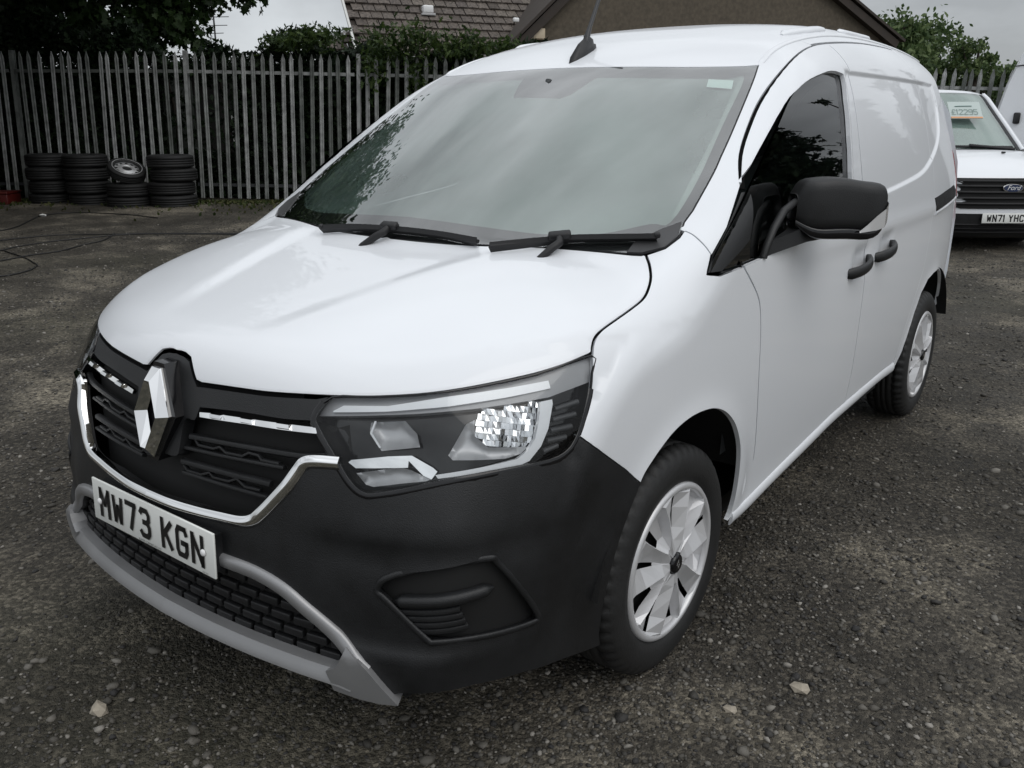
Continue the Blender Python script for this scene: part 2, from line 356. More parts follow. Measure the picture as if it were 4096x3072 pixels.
TRACE={'hood_side':[(0.8436,-0.3998,0.9735),(0.8412,-0.3953,0.9796),(0.8385,-0.3909,0.9858),(0.836,-0.3858,0.9918),(0.8338,-0.3798,0.9975),(0.8325,-0.3737,1.0029),(0.8317,-0.3671,1.0081),(0.831,-0.359,1.0129),(0.8306,-0.3486,1.0174),(0.8305,-0.3351,1.0216),(0.8308,-0.3192,1.0253),(0.8312,-0.3021,1.029),(0.8314,-0.2845,1.0326),(0.8313,-0.2664,1.0362),(0.8312,-0.2475,1.0397),(0.8311,-0.2287,1.0434),(0.8309,-0.2107,1.0472),(0.8307,-0.1935,1.051),(0.8308,-0.1772,1.0549),(0.8303,-0.1615,1.0592),(0.8287,-0.1462,1.0644),(0.8255,-0.1308,1.0709),(0.8209,-0.1154,1.0783),(0.8154,-0.1004,1.0859),(0.8095,-0.0864,1.0932),(0.8032,-0.074,1.0999),(0.796,-0.0624,1.1064),(0.7882,-0.0513,1.1126),(0.7803,-0.0404,1.1186),(0.7723,-0.0301,1.1242),(0.7639,-0.0205,1.1295),(0.7555,-0.0112,1.1347),(0.7472,-0.0018,1.14)],'hood_front_r':[(0.1219,-0.9119,0.8971),(0.1602,-0.9086,0.8998),(0.1973,-0.9045,0.9021),(0.2311,-0.9,0.9039),(0.2603,-0.8952,0.9052),(0.2825,-0.8912,0.9061),(0.3001,-0.8877,0.9067),(0.3182,-0.8837,0.9075),(0.3414,-0.8779,0.909),(0.372,-0.8693,0.911),(0.4065,-0.8583,0.9134),(0.4403,-0.8461,0.9154),(0.4698,-0.8342,0.9171),(0.4941,-0.8232,0.9183),(0.5158,-0.8125,0.9194),(0.536,-0.8016,0.9204),(0.5558,-0.7899,0.9216),(0.5757,-0.7771,0.923),(0.5952,-0.7637,0.9244),(0.6137,-0.7499,0.926),(0.6308,-0.7364,0.9276),(0.6461,-0.7234,0.9293),(0.66,-0.7107,0.931),(0.6732,-0.6978,0.9329),(0.6862,-0.6842,0.9349),(0.6989,-0.6702,0.937),(0.711,-0.6558,0.9391),(0.723,-0.6405,0.9414),(0.7355,-0.6237,0.9439),(0.7491,-0.6041,0.9465),(0.7632,-0.5822,0.9493),(0.7765,-0.5598,0.952),(0.788,-0.5389,0.9545),(0.7971,-0.5207,0.9568),(0.8046,-0.5041,0.9591),(0.8113,-0.4882,0.9615),(0.8177,-0.4716,0.9641),(0.8239,-0.4544,0.9671),(0.8295,-0.4371,0.9703),(0.835,-0.4196,0.9737),(0.8404,-0.4016,0.977)],'roof_shut':[(0.8478,0.3281,1.2998),(0.8451,0.3314,1.3032),(0.8428,0.3341,1.306),(0.8397,0.3383,1.31),(0.8348,0.3468,1.3173),(0.827,0.3608,1.3288),(0.8169,0.3793,1.3435),(0.8061,0.401,1.36),(0.7964,0.4243,1.3771),(0.7881,0.4494,1.3947),(0.7805,0.477,1.4135),(0.7734,0.5066,1.4331),(0.7667,0.5377,1.4534),(0.7601,0.5702,1.4744),(0.7537,0.6044,1.4962),(0.7484,0.6406,1.5187),(0.7449,0.6791,1.542),(0.7432,0.7237,1.5673),(0.74,0.7809,1.5946),(0.7341,0.8484,1.6218),(0.7262,0.9181,1.6459),(0.7177,0.983,1.6656),(0.7092,1.0454,1.6821),(0.701,1.1078,1.6962),(0.6947,1.1693,1.7086),(0.6909,1.2268,1.7186),(0.69,1.2781,1.7256),(0.6909,1.3301,1.731),(0.6921,1.3916,1.7363),(0.6924,1.4702,1.7425),(0.6915,1.5656,1.7488),(0.6891,1.6747,1.7549),(0.6858,1.7905,1.7599),(0.6822,1.9176,1.7634),(0.6767,2.0645,1.766),(0.6693,2.2159,1.7678),(0.6625,2.3435,1.7684),(0.6622,2.411,1.7656),(0.6689,2.4243,1.7594),(0.6779,2.4142,1.7522),(0.6849,2.41,1.7459),(0.6902,2.4117,1.7407),(0.6957,2.4055,1.7358),(0.701,2.3965,1.7309),(0.706,2.3905,1.7261)],'pillar_fender':[(0.7755,0.1172,1.1985),(0.7862,0.117,1.1958),(0.7969,0.1172,1.1932),(0.8074,0.1171,1.1903),(0.8178,0.1162,1.1865),(0.8284,0.1139,1.1815),(0.8394,0.1104,1.1756),(0.8497,0.1069,1.1695),(0.8584,0.1047,1.1635),(0.8653,0.1033,1.158),(0.8711,0.1023,1.1526),(0.8761,0.1017,1.1471),(0.881,0.1022,1.1415)],'door_shut':[(0.9115,0.245,1.0943),(0.912,0.2595,1.0825),(0.9125,0.2745,1.0707),(0.9129,0.2895,1.0585),(0.9134,0.3043,1.0461),(0.9138,0.3192,1.0331),(0.9142,0.3343,1.0198),(0.9146,0.3482,1.0064),(0.9149,0.3599,0.9932),(0.9153,0.3685,0.9814),(0.9156,0.3746,0.9706),(0.9159,0.3795,0.9586),(0.9163,0.3841,0.9436),(0.9167,0.3889,0.9237),(0.9171,0.3934,0.9002),(0.9174,0.3976,0.8759),(0.9175,0.4013,0.8537),(0.9175,0.4037,0.838),(0.9174,0.4049,0.8262),(0.9173,0.4064,0.8106),(0.9169,0.4099,0.7834),(0.9157,0.4182,0.7366),(0.9129,0.432,0.6745),(0.9087,0.4496,0.6085),(0.9041,0.4664,0.552),(0.9002,0.4779,0.5119),(0.8969,0.4858,0.4813),(0.8938,0.4924,0.4544),(0.8901,0.501,0.4247)],'arch':[(0.9133,-0.2763,0.6426),(0.9137,-0.2709,0.6485),(0.914,-0.2659,0.6542),(0.9145,-0.2599,0.6602),(0.9151,-0.2512,0.6673),(0.9161,-0.2388,0.6761),(0.9172,-0.2235,0.686),(0.9182,-0.2067,0.696),(0.9191,-0.19,0.705),(0.9198,-0.1739,0.7129),(0.9204,-0.1575,0.7203),(0.921,-0.1405,0.727),(0.9216,-0.1224,0.7327),(0.9222,-0.1029,0.7374),(0.9228,-0.0823,0.7412),(0.9234,-0.0607,0.744),(0.9238,-0.0387,0.7456),(0.9243,-0.0156,0.7458),(0.9246,0.0087,0.7448),(0.9248,0.0329,0.7427),(0.9249,0.0554,0.7399),(0.9249,0.0751,0.7365),(0.9249,0.0927,0.7324),(0.9249,0.1092,0.7276),(0.9249,0.1258,0.7219),(0.9248,0.1427,0.7152),(0.9247,0.1593,0.7078),(0.9245,0.1755,0.6993),(0.9243,0.1915,0.6897),(0.924,0.2076,0.6788),(0.9236,0.2237,0.6667),(0.9231,0.2395,0.6535),(0.9225,0.2542,0.6395),(0.9217,0.2681,0.624),(0.9206,0.2816,0.607),(0.9193,0.2942,0.5897),(0.918,0.3054,0.5735),(0.9167,0.3143,0.5591),(0.9154,0.3213,0.546),(0.914,0.3273,0.5327),(0.9124,0.3334,0.5179),(0.9103,0.3398,0.5008),(0.9079,0.3459,0.4823),(0.9054,0.3518,0.463),(0.9027,0.357,0.4436),(0.9,0.3617,0.4235),(0.8972,0.3656,0.4028),(0.8943,0.369,0.3825),(0.8912,0.3721,0.3635),(0.8883,0.374,0.3466),(0.8857,0.3745,0.3313),(0.8835,0.3733,0.3179),(0.8818,0.3708,0.3066),(0.8805,0.3669,0.2978),(0.8796,0.3617,0.2912),(0.8789,0.3559,0.2856),(0.8783,0.35,0.2798)],'bumper_fender':[(0.8695,-0.4914,0.8174),(0.8837,-0.4802,0.8038),(0.8943,-0.4632,0.7875),(0.8999,-0.4373,0.7669),(0.9015,-0.4039,0.7426),(0.9029,-0.3686,0.7172),(0.9042,-0.3322,0.6908),(0.9059,-0.3126,0.674),(0.9089,-0.2953,0.6582),(0.9128,-0.2792,0.6428)],'notch':[(-0.1079,-0.9116,0.9001),(-0.0903,-0.9108,0.9047),(-0.0324,-0.8909,0.9488),(0.0304,-0.8897,0.9506),(0.0597,-0.8936,0.9433),(0.1014,-0.912,0.8998),(0.1219,-0.9119,0.8971)],'window':[(0.9114,0.2524,1.0964),(0.9042,0.1108,1.0934),(0.8914,0.0635,1.0997),(0.8817,0.104,1.1417),(0.8762,0.1959,1.2017),(0.8574,0.3113,1.2838),(0.8392,0.4749,1.3889),(0.8189,0.6886,1.5131),(0.8124,0.8022,1.5585),(0.8036,0.932,1.5942),(0.794,1.1174,1.6242),(0.7908,1.2595,1.6348),(0.8592,1.1753,1.4537),(0.8828,1.1634,1.3493),(0.8957,1.1698,1.2664)],'lamp':[(0.4512,-0.8654,0.8748),(0.4755,-0.8333,0.9152),(0.5558,-0.7899,0.9216),(0.676,-0.6958,0.9326),(0.7886,-0.5398,0.9532),(0.8423,-0.4014,0.9745),(0.8567,-0.4192,0.9373),(0.8665,-0.4412,0.8941),(0.8704,-0.4685,0.8481),(0.8705,-0.4933,0.8113),(0.8661,-0.5199,0.7878),(0.8509,-0.5695,0.7763),(0.7922,-0.6956,0.7765),(0.734,-0.7662,0.7674),(0.6656,-0.8243,0.7482),(0.6137,-0.8571,0.7358),(0.5936,-0.8667,0.7353),(0.5746,-0.8727,0.7437),(0.5533,-0.8761,0.7621),(0.5295,-0.8768,0.7888),(0.4993,-0.8755,0.8202),(0.4706,-0.8722,0.8484),(0.4512,-0.8654,0.8748)],'skid_in':[(0.2396,-0.9828,0.5164),(0.3485,-0.9698,0.5181),(0.4284,-0.9573,0.5017),(0.4733,-0.9457,0.4663),(0.5431,-0.9231,0.4043),(0.6198,-0.9068,0.3533),(0.6619,-0.886,0.2961)],'wing_ws':[(0.7391,0.0031,1.1435),(0.7789,0.0366,1.1548),(0.7922,0.087,1.1782),(0.7843,0.1266,1.2016)],'arch_front':[(0.9128,-0.2792,0.6428),(0.9071,-0.327,0.5673),(0.8985,-0.3568,0.4912),(0.8841,-0.3678,0.3943),(0.8704,-0.3653,0.3134),(0.863,-0.3653,0.2339)],'bump_bottom':[(0.687,-0.8767,0.3081),(0.7548,-0.8331,0.3157),(0.801,-0.76,0.3136),(0.8396,-0.6371,0.2929),(0.8553,-0.4996,0.2584),(0.8622,-0.3526,0.2183)],'fog':[(0.637,-0.8807,0.54),(0.6708,-0.8601,0.5766),(0.8048,-0.7374,0.6046),(0.8197,-0.7113,0.5904),(0.8413,-0.6651,0.521),(0.8522,-0.6084,0.4284),(0.8472,-0.6266,0.4129),(0.8116,-0.7327,0.4225),(0.7524,-0.8241,0.4302),(0.7302,-0.8411,0.4409),(0.6569,-0.8756,0.5183)],'fogvent':[(0.6567,-0.8533,0.4995),(0.7702,-0.7816,0.5124),(0.7782,-0.7699,0.4856),(0.7818,-0.7602,0.4468),(0.7201,-0.8233,0.4412)],'chrome_r':[(0.5385,-0.8725,0.7907),(0.456,-0.904,0.7819),(0.425,-0.9244,0.7376),(0.3893,-0.9421,0.6902),(0.3621,-0.9538,0.6533),(0.3319,-0.9616,0.6379),(0.2563,-0.9734,0.6315),(0.1503,-0.9828,0.6335),(0.0298,-0.9865,0.6452)],'surround':[(0.4648,-0.8373,0.9154),(0.451,-0.8633,0.879),(0.4536,-0.8683,0.8674),(0.3758,-0.8916,0.8616),(0.2632,-0.9128,0.8588),(0.1284,-0.9292,0.8463),(0.1181,-0.9399,0.8161),(0.0864,-0.9424,0.8132),(0.0817,-0.9544,0.7759),(0.079,-0.9667,0.7322),(0.0549,-0.9701,0.7224)],'bar0':[(0.0944,-0.9302,0.7683),(0.2553,-0.9155,0.7801),(0.4255,-0.8844,0.7878),(0.488,-0.8632,0.7964)],'bar1':[(0.0804,-0.9385,0.7406),(0.2401,-0.9255,0.7504),(0.3933,-0.901,0.757)],'bar2':[(0.0761,-0.9468,0.7082),(0.2244,-0.9361,0.714),(0.3626,-0.9166,0.7163)],'bar3':[(0.0845,-0.9516,0.6847),(0.2278,-0.9415,0.6871),(0.358,-0.9231,0.687)],'zig0':[(0.1129,-0.9304,0.7643),(0.1275,-0.9324,0.7549),(0.1796,-0.9284,0.7579),(0.1988,-0.9248,0.7653),(0.221,-0.9254,0.7571),(0.2726,-0.9195,0.7598),(0.2911,-0.9142,0.7706),(0.3195,-0.9105,0.77),(0.329,-0.9115,0.7616),(0.3778,-0.9025,0.763)],'zig1':[(0.0825,-0.9483,0.7001),(0.0966,-0.9498,0.6906),(0.1485,-0.9466,0.6928),(0.1756,-0.9425,0.7035),(0.1884,-0.9433,0.6955),(0.2398,-0.9382,0.6974),(0.2642,-0.9331,0.7087),(0.2906,-0.9323,0.696),(0.3342,-0.9254,0.6973)],'insert':[(0.1383,-0.9316,0.8376),(0.1814,-0.927,0.8429),(0.2863,-0.913,0.8498),(0.3922,-0.8911,0.8543),(0.4653,-0.8701,0.8563),(0.4714,-0.8736,0.8448),(0.3965,-0.8956,0.8419),(0.2899,-0.9169,0.8385),(0.1895,-0.9303,0.8315),(0.1414,-0.9348,0.8278)],'l_upper':[(0.4385,-0.8464,0.8685),(0.4598,-0.8162,0.9053),(0.5398,-0.775,0.912),(0.6642,-0.6827,0.9238),(0.7803,-0.5282,0.945),(0.8306,-0.3917,0.9654),(0.8459,-0.4048,0.932),(0.849,-0.415,0.918),(0.8214,-0.5032,0.906),(0.815,-0.5216,0.9028),(0.7251,-0.66,0.8946),(0.6343,-0.7419,0.8864),(0.5425,-0.8008,0.8791)],'l_drl':[(0.4766,-0.8326,0.8843),(0.4948,-0.8175,0.8964),(0.5797,-0.7721,0.9009),(0.6717,-0.6913,0.9187),(0.7537,-0.5969,0.9294),(0.8039,-0.5122,0.9357),(0.8124,-0.5157,0.9206),(0.7618,-0.6074,0.9132),(0.6805,-0.7017,0.9013),(0.5845,-0.7775,0.8911),(0.4791,-0.8329,0.8823)],'l_cdrl':[(0.8098,-0.5483,0.8981),(0.8213,-0.5223,0.8992),(0.8246,-0.5241,0.8904),(0.8315,-0.5491,0.8423),(0.8306,-0.574,0.8096),(0.8236,-0.6062,0.7847),(0.8158,-0.6267,0.7801),(0.7843,-0.6858,0.7784),(0.7098,-0.7659,0.769),(0.7032,-0.7674,0.7759),(0.773,-0.6958,0.788),(0.8104,-0.6299,0.794),(0.8185,-0.6048,0.8062),(0.8218,-0.5834,0.827),(0.8179,-0.5644,0.8636)],'l_trim':[(0.5409,-0.8546,0.7917),(0.5458,-0.8506,0.7969),(0.5658,-0.8403,0.8005),(0.6142,-0.8116,0.8091),(0.6557,-0.7844,0.8123),(0.6971,-0.7668,0.7904),(0.7063,-0.7638,0.783),(0.7004,-0.7757,0.7682),(0.6852,-0.7832,0.775),(0.6528,-0.7914,0.8025),(0.655,-0.7964,0.7894),(0.5583,-0.8509,0.7818)],'l_low':[(0.5587,-0.85,0.7704),(0.577,-0.8402,0.7751),(0.6381,-0.8027,0.7882),(0.6601,-0.7912,0.7835),(0.6969,-0.7742,0.7668),(0.6903,-0.7804,0.7633),(0.6506,-0.8084,0.7575),(0.5971,-0.8404,0.7466),(0.5819,-0.8464,0.7496)],'l_bowl':[(0.551,-0.7929,0.8657),(0.6124,-0.7549,0.8717),(0.642,-0.7517,0.8487),(0.6547,-0.7574,0.8241),(0.588,-0.8023,0.8139),(0.5818,-0.8023,0.8206),(0.5558,-0.8031,0.8442)],'l_chev':[(0.5657,-0.7991,0.872),(0.569,-0.7972,0.8722),(0.5691,-0.8105,0.8494),(0.5939,-0.811,0.8235),(0.591,-0.8132,0.8222),(0.5653,-0.8128,0.8486)],'l_floor':[(0.7082,-0.7312,0.8093),(0.7177,-0.6851,0.8659),(0.7278,-0.6694,0.8734),(0.7388,-0.6822,0.8438),(0.7643,-0.6703,0.8218),(0.8122,-0.5963,0.8114),(0.8069,-0.615,0.8),(0.792,-0.6463,0.7957),(0.7179,-0.7288,0.7999)],'l_refl':[(0.7243,-0.6519,0.8874),(0.7518,-0.6196,0.8909),(0.7996,-0.5421,0.8944),(0.8066,-0.5472,0.8763),(0.8117,-0.5696,0.8372),(0.8079,-0.5957,0.8115),(0.7611,-0.6663,0.8221),(0.736,-0.6789,0.8422),(0.7297,-0.6661,0.8664)],'l_ribs':[(0.8229,-0.5105,0.8898),(0.8426,-0.4487,0.898),(0.8478,-0.4724,0.8579),(0.8489,-0.4956,0.8206),(0.8374,-0.5505,0.7871),(0.8299,-0.5673,0.7939),(0.8301,-0.5414,0.8331)],'handle1':[(0.9516,1.1085,0.9653),(0.94,1.2977,0.9478),(0.9456,1.4066,0.9866)],'handle2':[(0.9508,1.4428,0.9827),(0.9384,1.6345,0.9661),(0.9431,1.7349,1.0034)],'scoop1':[(0.9028,1.3411,0.9691),(0.9057,1.3757,1.008),(0.9112,1.4134,0.9873),(0.9158,1.4108,0.9156),(0.9151,1.3351,0.9115)],'scoop2':[(0.902,1.7041,0.993),(0.907,1.725,1.027),(0.9108,1.7531,1.009),(0.9135,1.7575,0.9466),(0.9129,1.6921,0.9312)],'frit_in':[(0.641,0.7496,1.6047),(0.6997,0.5058,1.4531),(0.7371,0.2917,1.316),(0.7469,0.1554,1.2305),(0.7013,0.0954,1.2081),(0.6052,0.0105,1.1836),(0.4983,-0.0408,1.1777),(0.4091,-0.0678,1.1785),(0.2244,-0.0919,1.188),(0.0016,-0.0926,1.1973)],'sensor':[(-0.1379,0.6602,1.6174),(-0.1187,0.5973,1.5858),(-0.0852,0.5237,1.547),(0.1131,0.5163,1.542),(0.1404,0.5409,1.5546),(0.1753,0.6634,1.6175)],'sticker':[(0.5566,0.6994,1.5946),(0.633,0.7176,1.5897),(0.6488,0.6738,1.5623),(0.5708,0.6579,1.5695)],'wip1':[(0.3892,-0.1951,1.1569),(0.4977,-0.1022,1.1703),(0.5749,-0.0545,1.1787),(0.755,0.0404,1.1865)],'wip2':[(-0.273,-0.1983,1.1539),(-0.1489,-0.1852,1.1654),(0.0387,-0.18,1.1716),(0.1945,-0.1724,1.1694),(0.3264,-0.169,1.1615)],'wiparm1':[(0.5515,-0.1859,1.1544),(0.5696,-0.1352,1.1586),(0.5514,-0.0913,1.1746),(0.5566,-0.0637,1.1872)],'wiparm2':[(0.0343,-0.2379,1.1552),(0.052,-0.2171,1.1626),(0.0305,-0.187,1.1771),(0.0023,-0.1738,1.1848)],'rail':[(0.9002,2.3446,1.1303),(0.8592,3.0257,1.1455),(0.8506,3.154,1.1132),(0.8617,3.1098,1.0786),(0.9067,2.4084,1.0596)],'roofline':[(0.6734,0.8071,1.6262),(0.6529,0.9696,1.6887)],'winin':[(0.8311,0.5715,1.4464),(0.8256,0.6739,1.5007),(0.8202,0.7842,1.5455),(0.8113,0.9135,1.5819),(0.8036,1.0937,1.6076),(0.8007,1.1779,1.6147),(0.8591,1.1112,1.454)]}
# ------------------------------------------------------------------ panels cut from the body surface
T={k:np.array(v) for k,v in TRACE.items()}
def frame(d):
    d=np.array(d,float); d/=np.linalg.norm(d)
    a=np.array([1.,0,0]) if abs(d[0])<.9 else np.array([0,1.,0])
    e1=a-d*(a@d); e1/=np.linalg.norm(e1); return e1,np.cross(d,e1),d
def lift(P2,fr,inner,c0):
    e1,e2,d=fr; O=P2[:,:1]*e1+P2[:,1:]*e2+d*(c0-1.6)
    P,h=march(O,np.tile(d,(len(O),1)),4.5,140,inner,0.)
    return P,h
def mirror_mesh(name,me,parent):
    m2=me.copy(); n=len(m2.vertices); co=np.zeros(n*3,np.float32); m2.vertices.foreach_get('co',co); co=co.reshape(-1,3); co[:,0]*=-1
    F=[tuple(p.vertices)[::-1] for p in me.polygons]
    nl=[]
    for p in me.polygons:
        ls=[me.corner_normals[i].vector for i in p.loop_indices][::-1]; nl+=[(-v[0],v[1],v[2]) for v in ls]
    o=mesh(name,co,F,me.materials[0],parent,True,nl); bpy.data.meshes.remove(m2); return o
def panel(name,outline,d,m,parent,res=.03,inner=0.,depth=.014,gap=.0022,lip=.004,both=False,join=False,skirt=True,drop=.0012,extra=None):
    """a panel of the body surface inside `outline` (3-D points); join: half outline closed on x=0 and mirrored; both: a mirrored twin"""
    fr=frame(d); e1,e2,dd=fr
    P=np.asarray(outline,float); c0=float((P@dd).mean())
    P2=np.stack([P@e1,P@e2],1)
    area=.5*np.sum(P2[:,0]*np.roll(P2[:,1],-1)-np.roll(P2[:,0],-1)*P2[:,1])
    if area<0: P2=P2[::-1]; P=P[::-1]
    isc=np.abs(P[:,0])<1e-6
    # resample keeping the corners and the centre-line flags
    R=[];Fl=[];P3=[]
    n=len(P2); step=res*.7
    for i in range(n):
        a,b=P2[i],P2[(i+1)%n]; k=max(1,int(round(np.linalg.norm(b-a)/step)))
        for j in range(k):
            t=j/k; R.append(a+(b-a)*t); P3.append(P[i]+(P[(i+1)%n]-P[i])*t)
            Fl.append(bool(isc[i]) if j==0 else bool(isc[i] and isc[(i+1)%n]))
    R=np.array(R);Fl=np.array(Fl);P3=np.array(P3)
    def inset(Q,g):
        tn=np.roll(Q,-1,0)-np.roll(Q,1,0); tn/=np.linalg.norm(tn,axis=1)[:,None]+1e-12
        nn=np.stack([-tn[:,1],tn[:,0]],1)*g
        cf=np.linalg.norm(np.roll(Q,-1,0)-Q,axis=1)
        if join:
            nn[Fl]=0
        return Q+nn
    A=inset(R,gap); Bq=inset(R,gap+lip)
    if join and abs(dd[0])<1e-9: A[Fl,0]=0;Bq[Fl,0]=0
    lo,hi=A.min(0),A.max(0)
    gx,gy=np.meshgrid(np.arange(lo[0],hi[0],res),np.arange(lo[1],hi[1],res)); gx=gx+(np.arange(gx.shape[0])%2)[:,None]*res*.5
    G=np.stack([gx.ravel(),gy.ravel()],1); G=G[inpoly(G,Bq)]
    if len(G): G=G[segdist(G,Bq)>res*.55]
    if extra is not None:      # finer points where the surface turns sharply
        E2=np.stack([extra@e1,extra@e2],1); E2=E2[inpoly(E2,Bq)]; E2=E2[segdist(E2,Bq)>.003]; G=G[np.array([((E2-g_)**2).sum(1).min()>.0065**2 for g_ in G])] if len(G) and len(E2) else G; G=np.vstack([G,E2])
    na=len(A); use=lip>0
    pts=np.vstack([A,Bq,G]) if use else np.vstack([A,G])
    if use:
        keep=np.ones(len(pts),bool); 
        # drop inner-ring points that left the outline or coincide with it
        ok=inpoly(Bq,A)&(segdist(Bq,A)>gap*.2+.0005); keep[na:2*na]=ok; pts=pts[keep]
    edges=[(i,(i+1)%na) for i in range(na)]
    vo,eo,fo,ov,oe,of=delaunay_2d_cdt([Vector(p) for p in pts],edges,[],0,1e-7)
    V2=np.array([tuple(v) for v in vo]); tri=np.array([f for f in fo if len(f)==3])
    cen=V2[tri].mean(1); tri=tri[inpoly(cen,A)]
    orig=[o[0] if o else -1 for o in ov]
    V,h=lift(V2,fr,inner,c0)
    if (~h).any():
        good=np.where(h)[0]
        for i in np.where(~h)[0]: V[i]=V[good[np.argmin(((V2[good]-V2[i])**2).sum(1))]]
    flag=np.zeros(len(V2),bool); ring=np.zeros(len(V2),int)-1
    for i,o in enumerate(orig):
        if 0<=o<na:
            ring[i]=o
            if join and Fl[o]: flag[i]=True; V[i]=P3[o] if abs(dd[0])>1e-9 else V[i]; V[i,0]=0
    Nn=normal(V); Nn[flag,0]=0; Nn/=np.linalg.norm(Nn,axis=1)[:,None]
    isA=ring>=0
    V=V.copy(); V[isA&~flag]-=Nn[isA&~flag]*drop
    # orient triangles outward
    t=tri; nf=np.cross(V[t[:,1]]-V[t[:,0]],V[t[:,2]]-V[t[:,0]]); bad=(nf*Nn[t].mean(1)).sum(1)<0
    tri[bad]=tri[bad][:,::-1]
    Vl=[tuple(v) for v in V]; Fc=[tuple(f) for f in tri]; LN=[tuple(Nn[i]) for f in tri for i in f]
    if skirt:
        pos={int(r):i for i,r in enumerate(ring) if r>=0}
        for i in range(na):
            j=(i+1)%na
            if i not in pos or j not in pos: continue
            a,b=pos[i],pos[j]
            if join and flag[a] and flag[b]: continue
            pa,pb=V[a],V[b]; qa,qb=pa-Nn[a]*depth,pb-Nn[b]*depth
            k=len(Vl); Vl+=[tuple(pa),tuple(pb),tuple(qb),tuple(qa)]
            nrm=np.cross(pb-pa,qa-pa); L=np.linalg.norm(nrm)
            if L<1e-12: continue
            nrm/=L; e=(pb-pa); outw=np.cross(e,Nn[a])   # outline is counter-clockwise seen along the panel frame
            cm=V[tri[0]].mean(0)
            f=(k,k+1,k+2,k+3)
            mid=(pa+pb)/2; inn=V[np.argmin(((V2-(V2[a]+V2[b])/2)**2).sum(1)+1e3*isA)]-mid
            if nrm@inn>0: nrm=-nrm; f=f[::-1]
            Fc.append(f); LN+=[tuple(nrm)]*4
    if join:
        k=len(Vl); n0=len(Fc); 
        V2l=[(-v[0],v[1],v[2]) for v in Vl]
        li=0
        for f in Fc[:n0]:
            ln=LN[li:li+len(f)]; li+=len(f)
            Fc.append(tuple((i if (i<len(flag) and flag[i]) else i+k) for i in f[::-1])); LN+=[(-q[0],q[1],q[2]) for q in ln[::-1]]
        Vl+=V2l
        used=sorted({i for f in Fc for i in f}); mp_={u:i for i,u in enumerate(used)}
        Vl=[Vl[u] for u in used]; Fc=[tuple(mp_[i] for i in f) for f in Fc]
    o=mesh(name,Vl,Fc,m,parent,True,LN)
    if both:
        return o,mirror_mesh(name,o.data,parent if both is True else both)
    return o
def trim(name,path,w,h,m,parent,inner=0.,both=False,join=False,k=6,prof=None,taper=False,up=None):
    """a moulding swept along a path on the body surface; w half width, h height above it"""
    P=smoothline(path,k); n=len(P)
    N0=normal(P)
    tg=np.gradient(P,axis=0); tg/=np.linalg.norm(tg,axis=1)[:,None]; sd=np.cross(tg,N0); sd/=np.linalg.norm(sd,axis=1)[:,None]
    pr=prof or [(-1,-.35),(-.95,.45),(-.62,.92),(0,1.),(.62,.92),(.95,.45),(1,-.35)]
    q=len(pr); V=[];F=[]
    for i in range(n):
        s=min(1,.25+.75*min(i,n-1-i)/3) if taper else 1
        for a,b in pr: V.append(P[i]+sd[i]*a*w*s+N0[i]*b*h*s)
    for i in range(n-1):
        for j in range(q-1): F.append((i*q+j,i*q+j+1,(i+1)*q+j+1,(i+1)*q+j))
    F.append(tuple(range(q))[::-1]); F.append(tuple(range((n-1)*q,n*q)))
    if join:
        k0=len(V); V+= [np.array([-v[0],v[1],v[2]]) for v in V]; F+=[tuple(i+k0 for i in f[::-1]) for f in F]
    mb=MB(); mb.add(V,F,True); o=mb.build(name,m,parent)
    md=o.modifiers.new('edges','EDGE_SPLIT'); md.split_angle=math.radians(50)
    if both:
        mb=MB(); mb.add([(-v[0],v[1],v[2]) for v in V],[f[::-1] for f in F],True); mb.build(name,m,parent if both is True else both).modifiers.new('edges','EDGE_SPLIT').split_angle=math.radians(50)
    return o
def on(P,inner=0.,d=(-1,0,0)):
    """drop points onto the body along d"""
    P=np.atleast_2d(np.asarray(P,float)); d=np.array(d,float); d/=np.linalg.norm(d)
    Q,h=march(P-d*1.5,np.tile(d,(len(P),1)),4,140,inner,0.); return Q
def side_yz(L,inner=0.): return on([(.9,a,b) for a,b in L],inner)
# ------------------------------------------------------------------ the van
VAN=tag(empty('van'),'white panel van with a black front bumper and number plate MW73 KGN parked on gravel','van')
DS=(-1,0,0)
ctr=lambda L,d:on([(0,)+tuple(q) for q in L],0.,d)
# bonnet
nt0=T['notch']; 
hr=np.vstack([T['notch'][5:6],T['hood_front_r']])
hs=T['hood_side']
hrear=smoothline(np.array([(.747,-.002,1.14),(.714,-.014,1.14),(.544,-.071,1.137),(.374,-.135,1.142),(.25,-.167,1.143),(.12,-.183,1.143),(0,-.187,1.143)]),4)
top_n=np.array([(0,-.889,.952),(.033,-.890,.951),(.058,-.893,.944),(.088,-.907,.912)])
bon=np.vstack([top_n,hr,hs[1:],hrear[1:]])
panel('bonnet',bon,(0,.55,-.83),M['white'],VAN,.022,join=True,gap=.003,depth=.005,drop=.003)
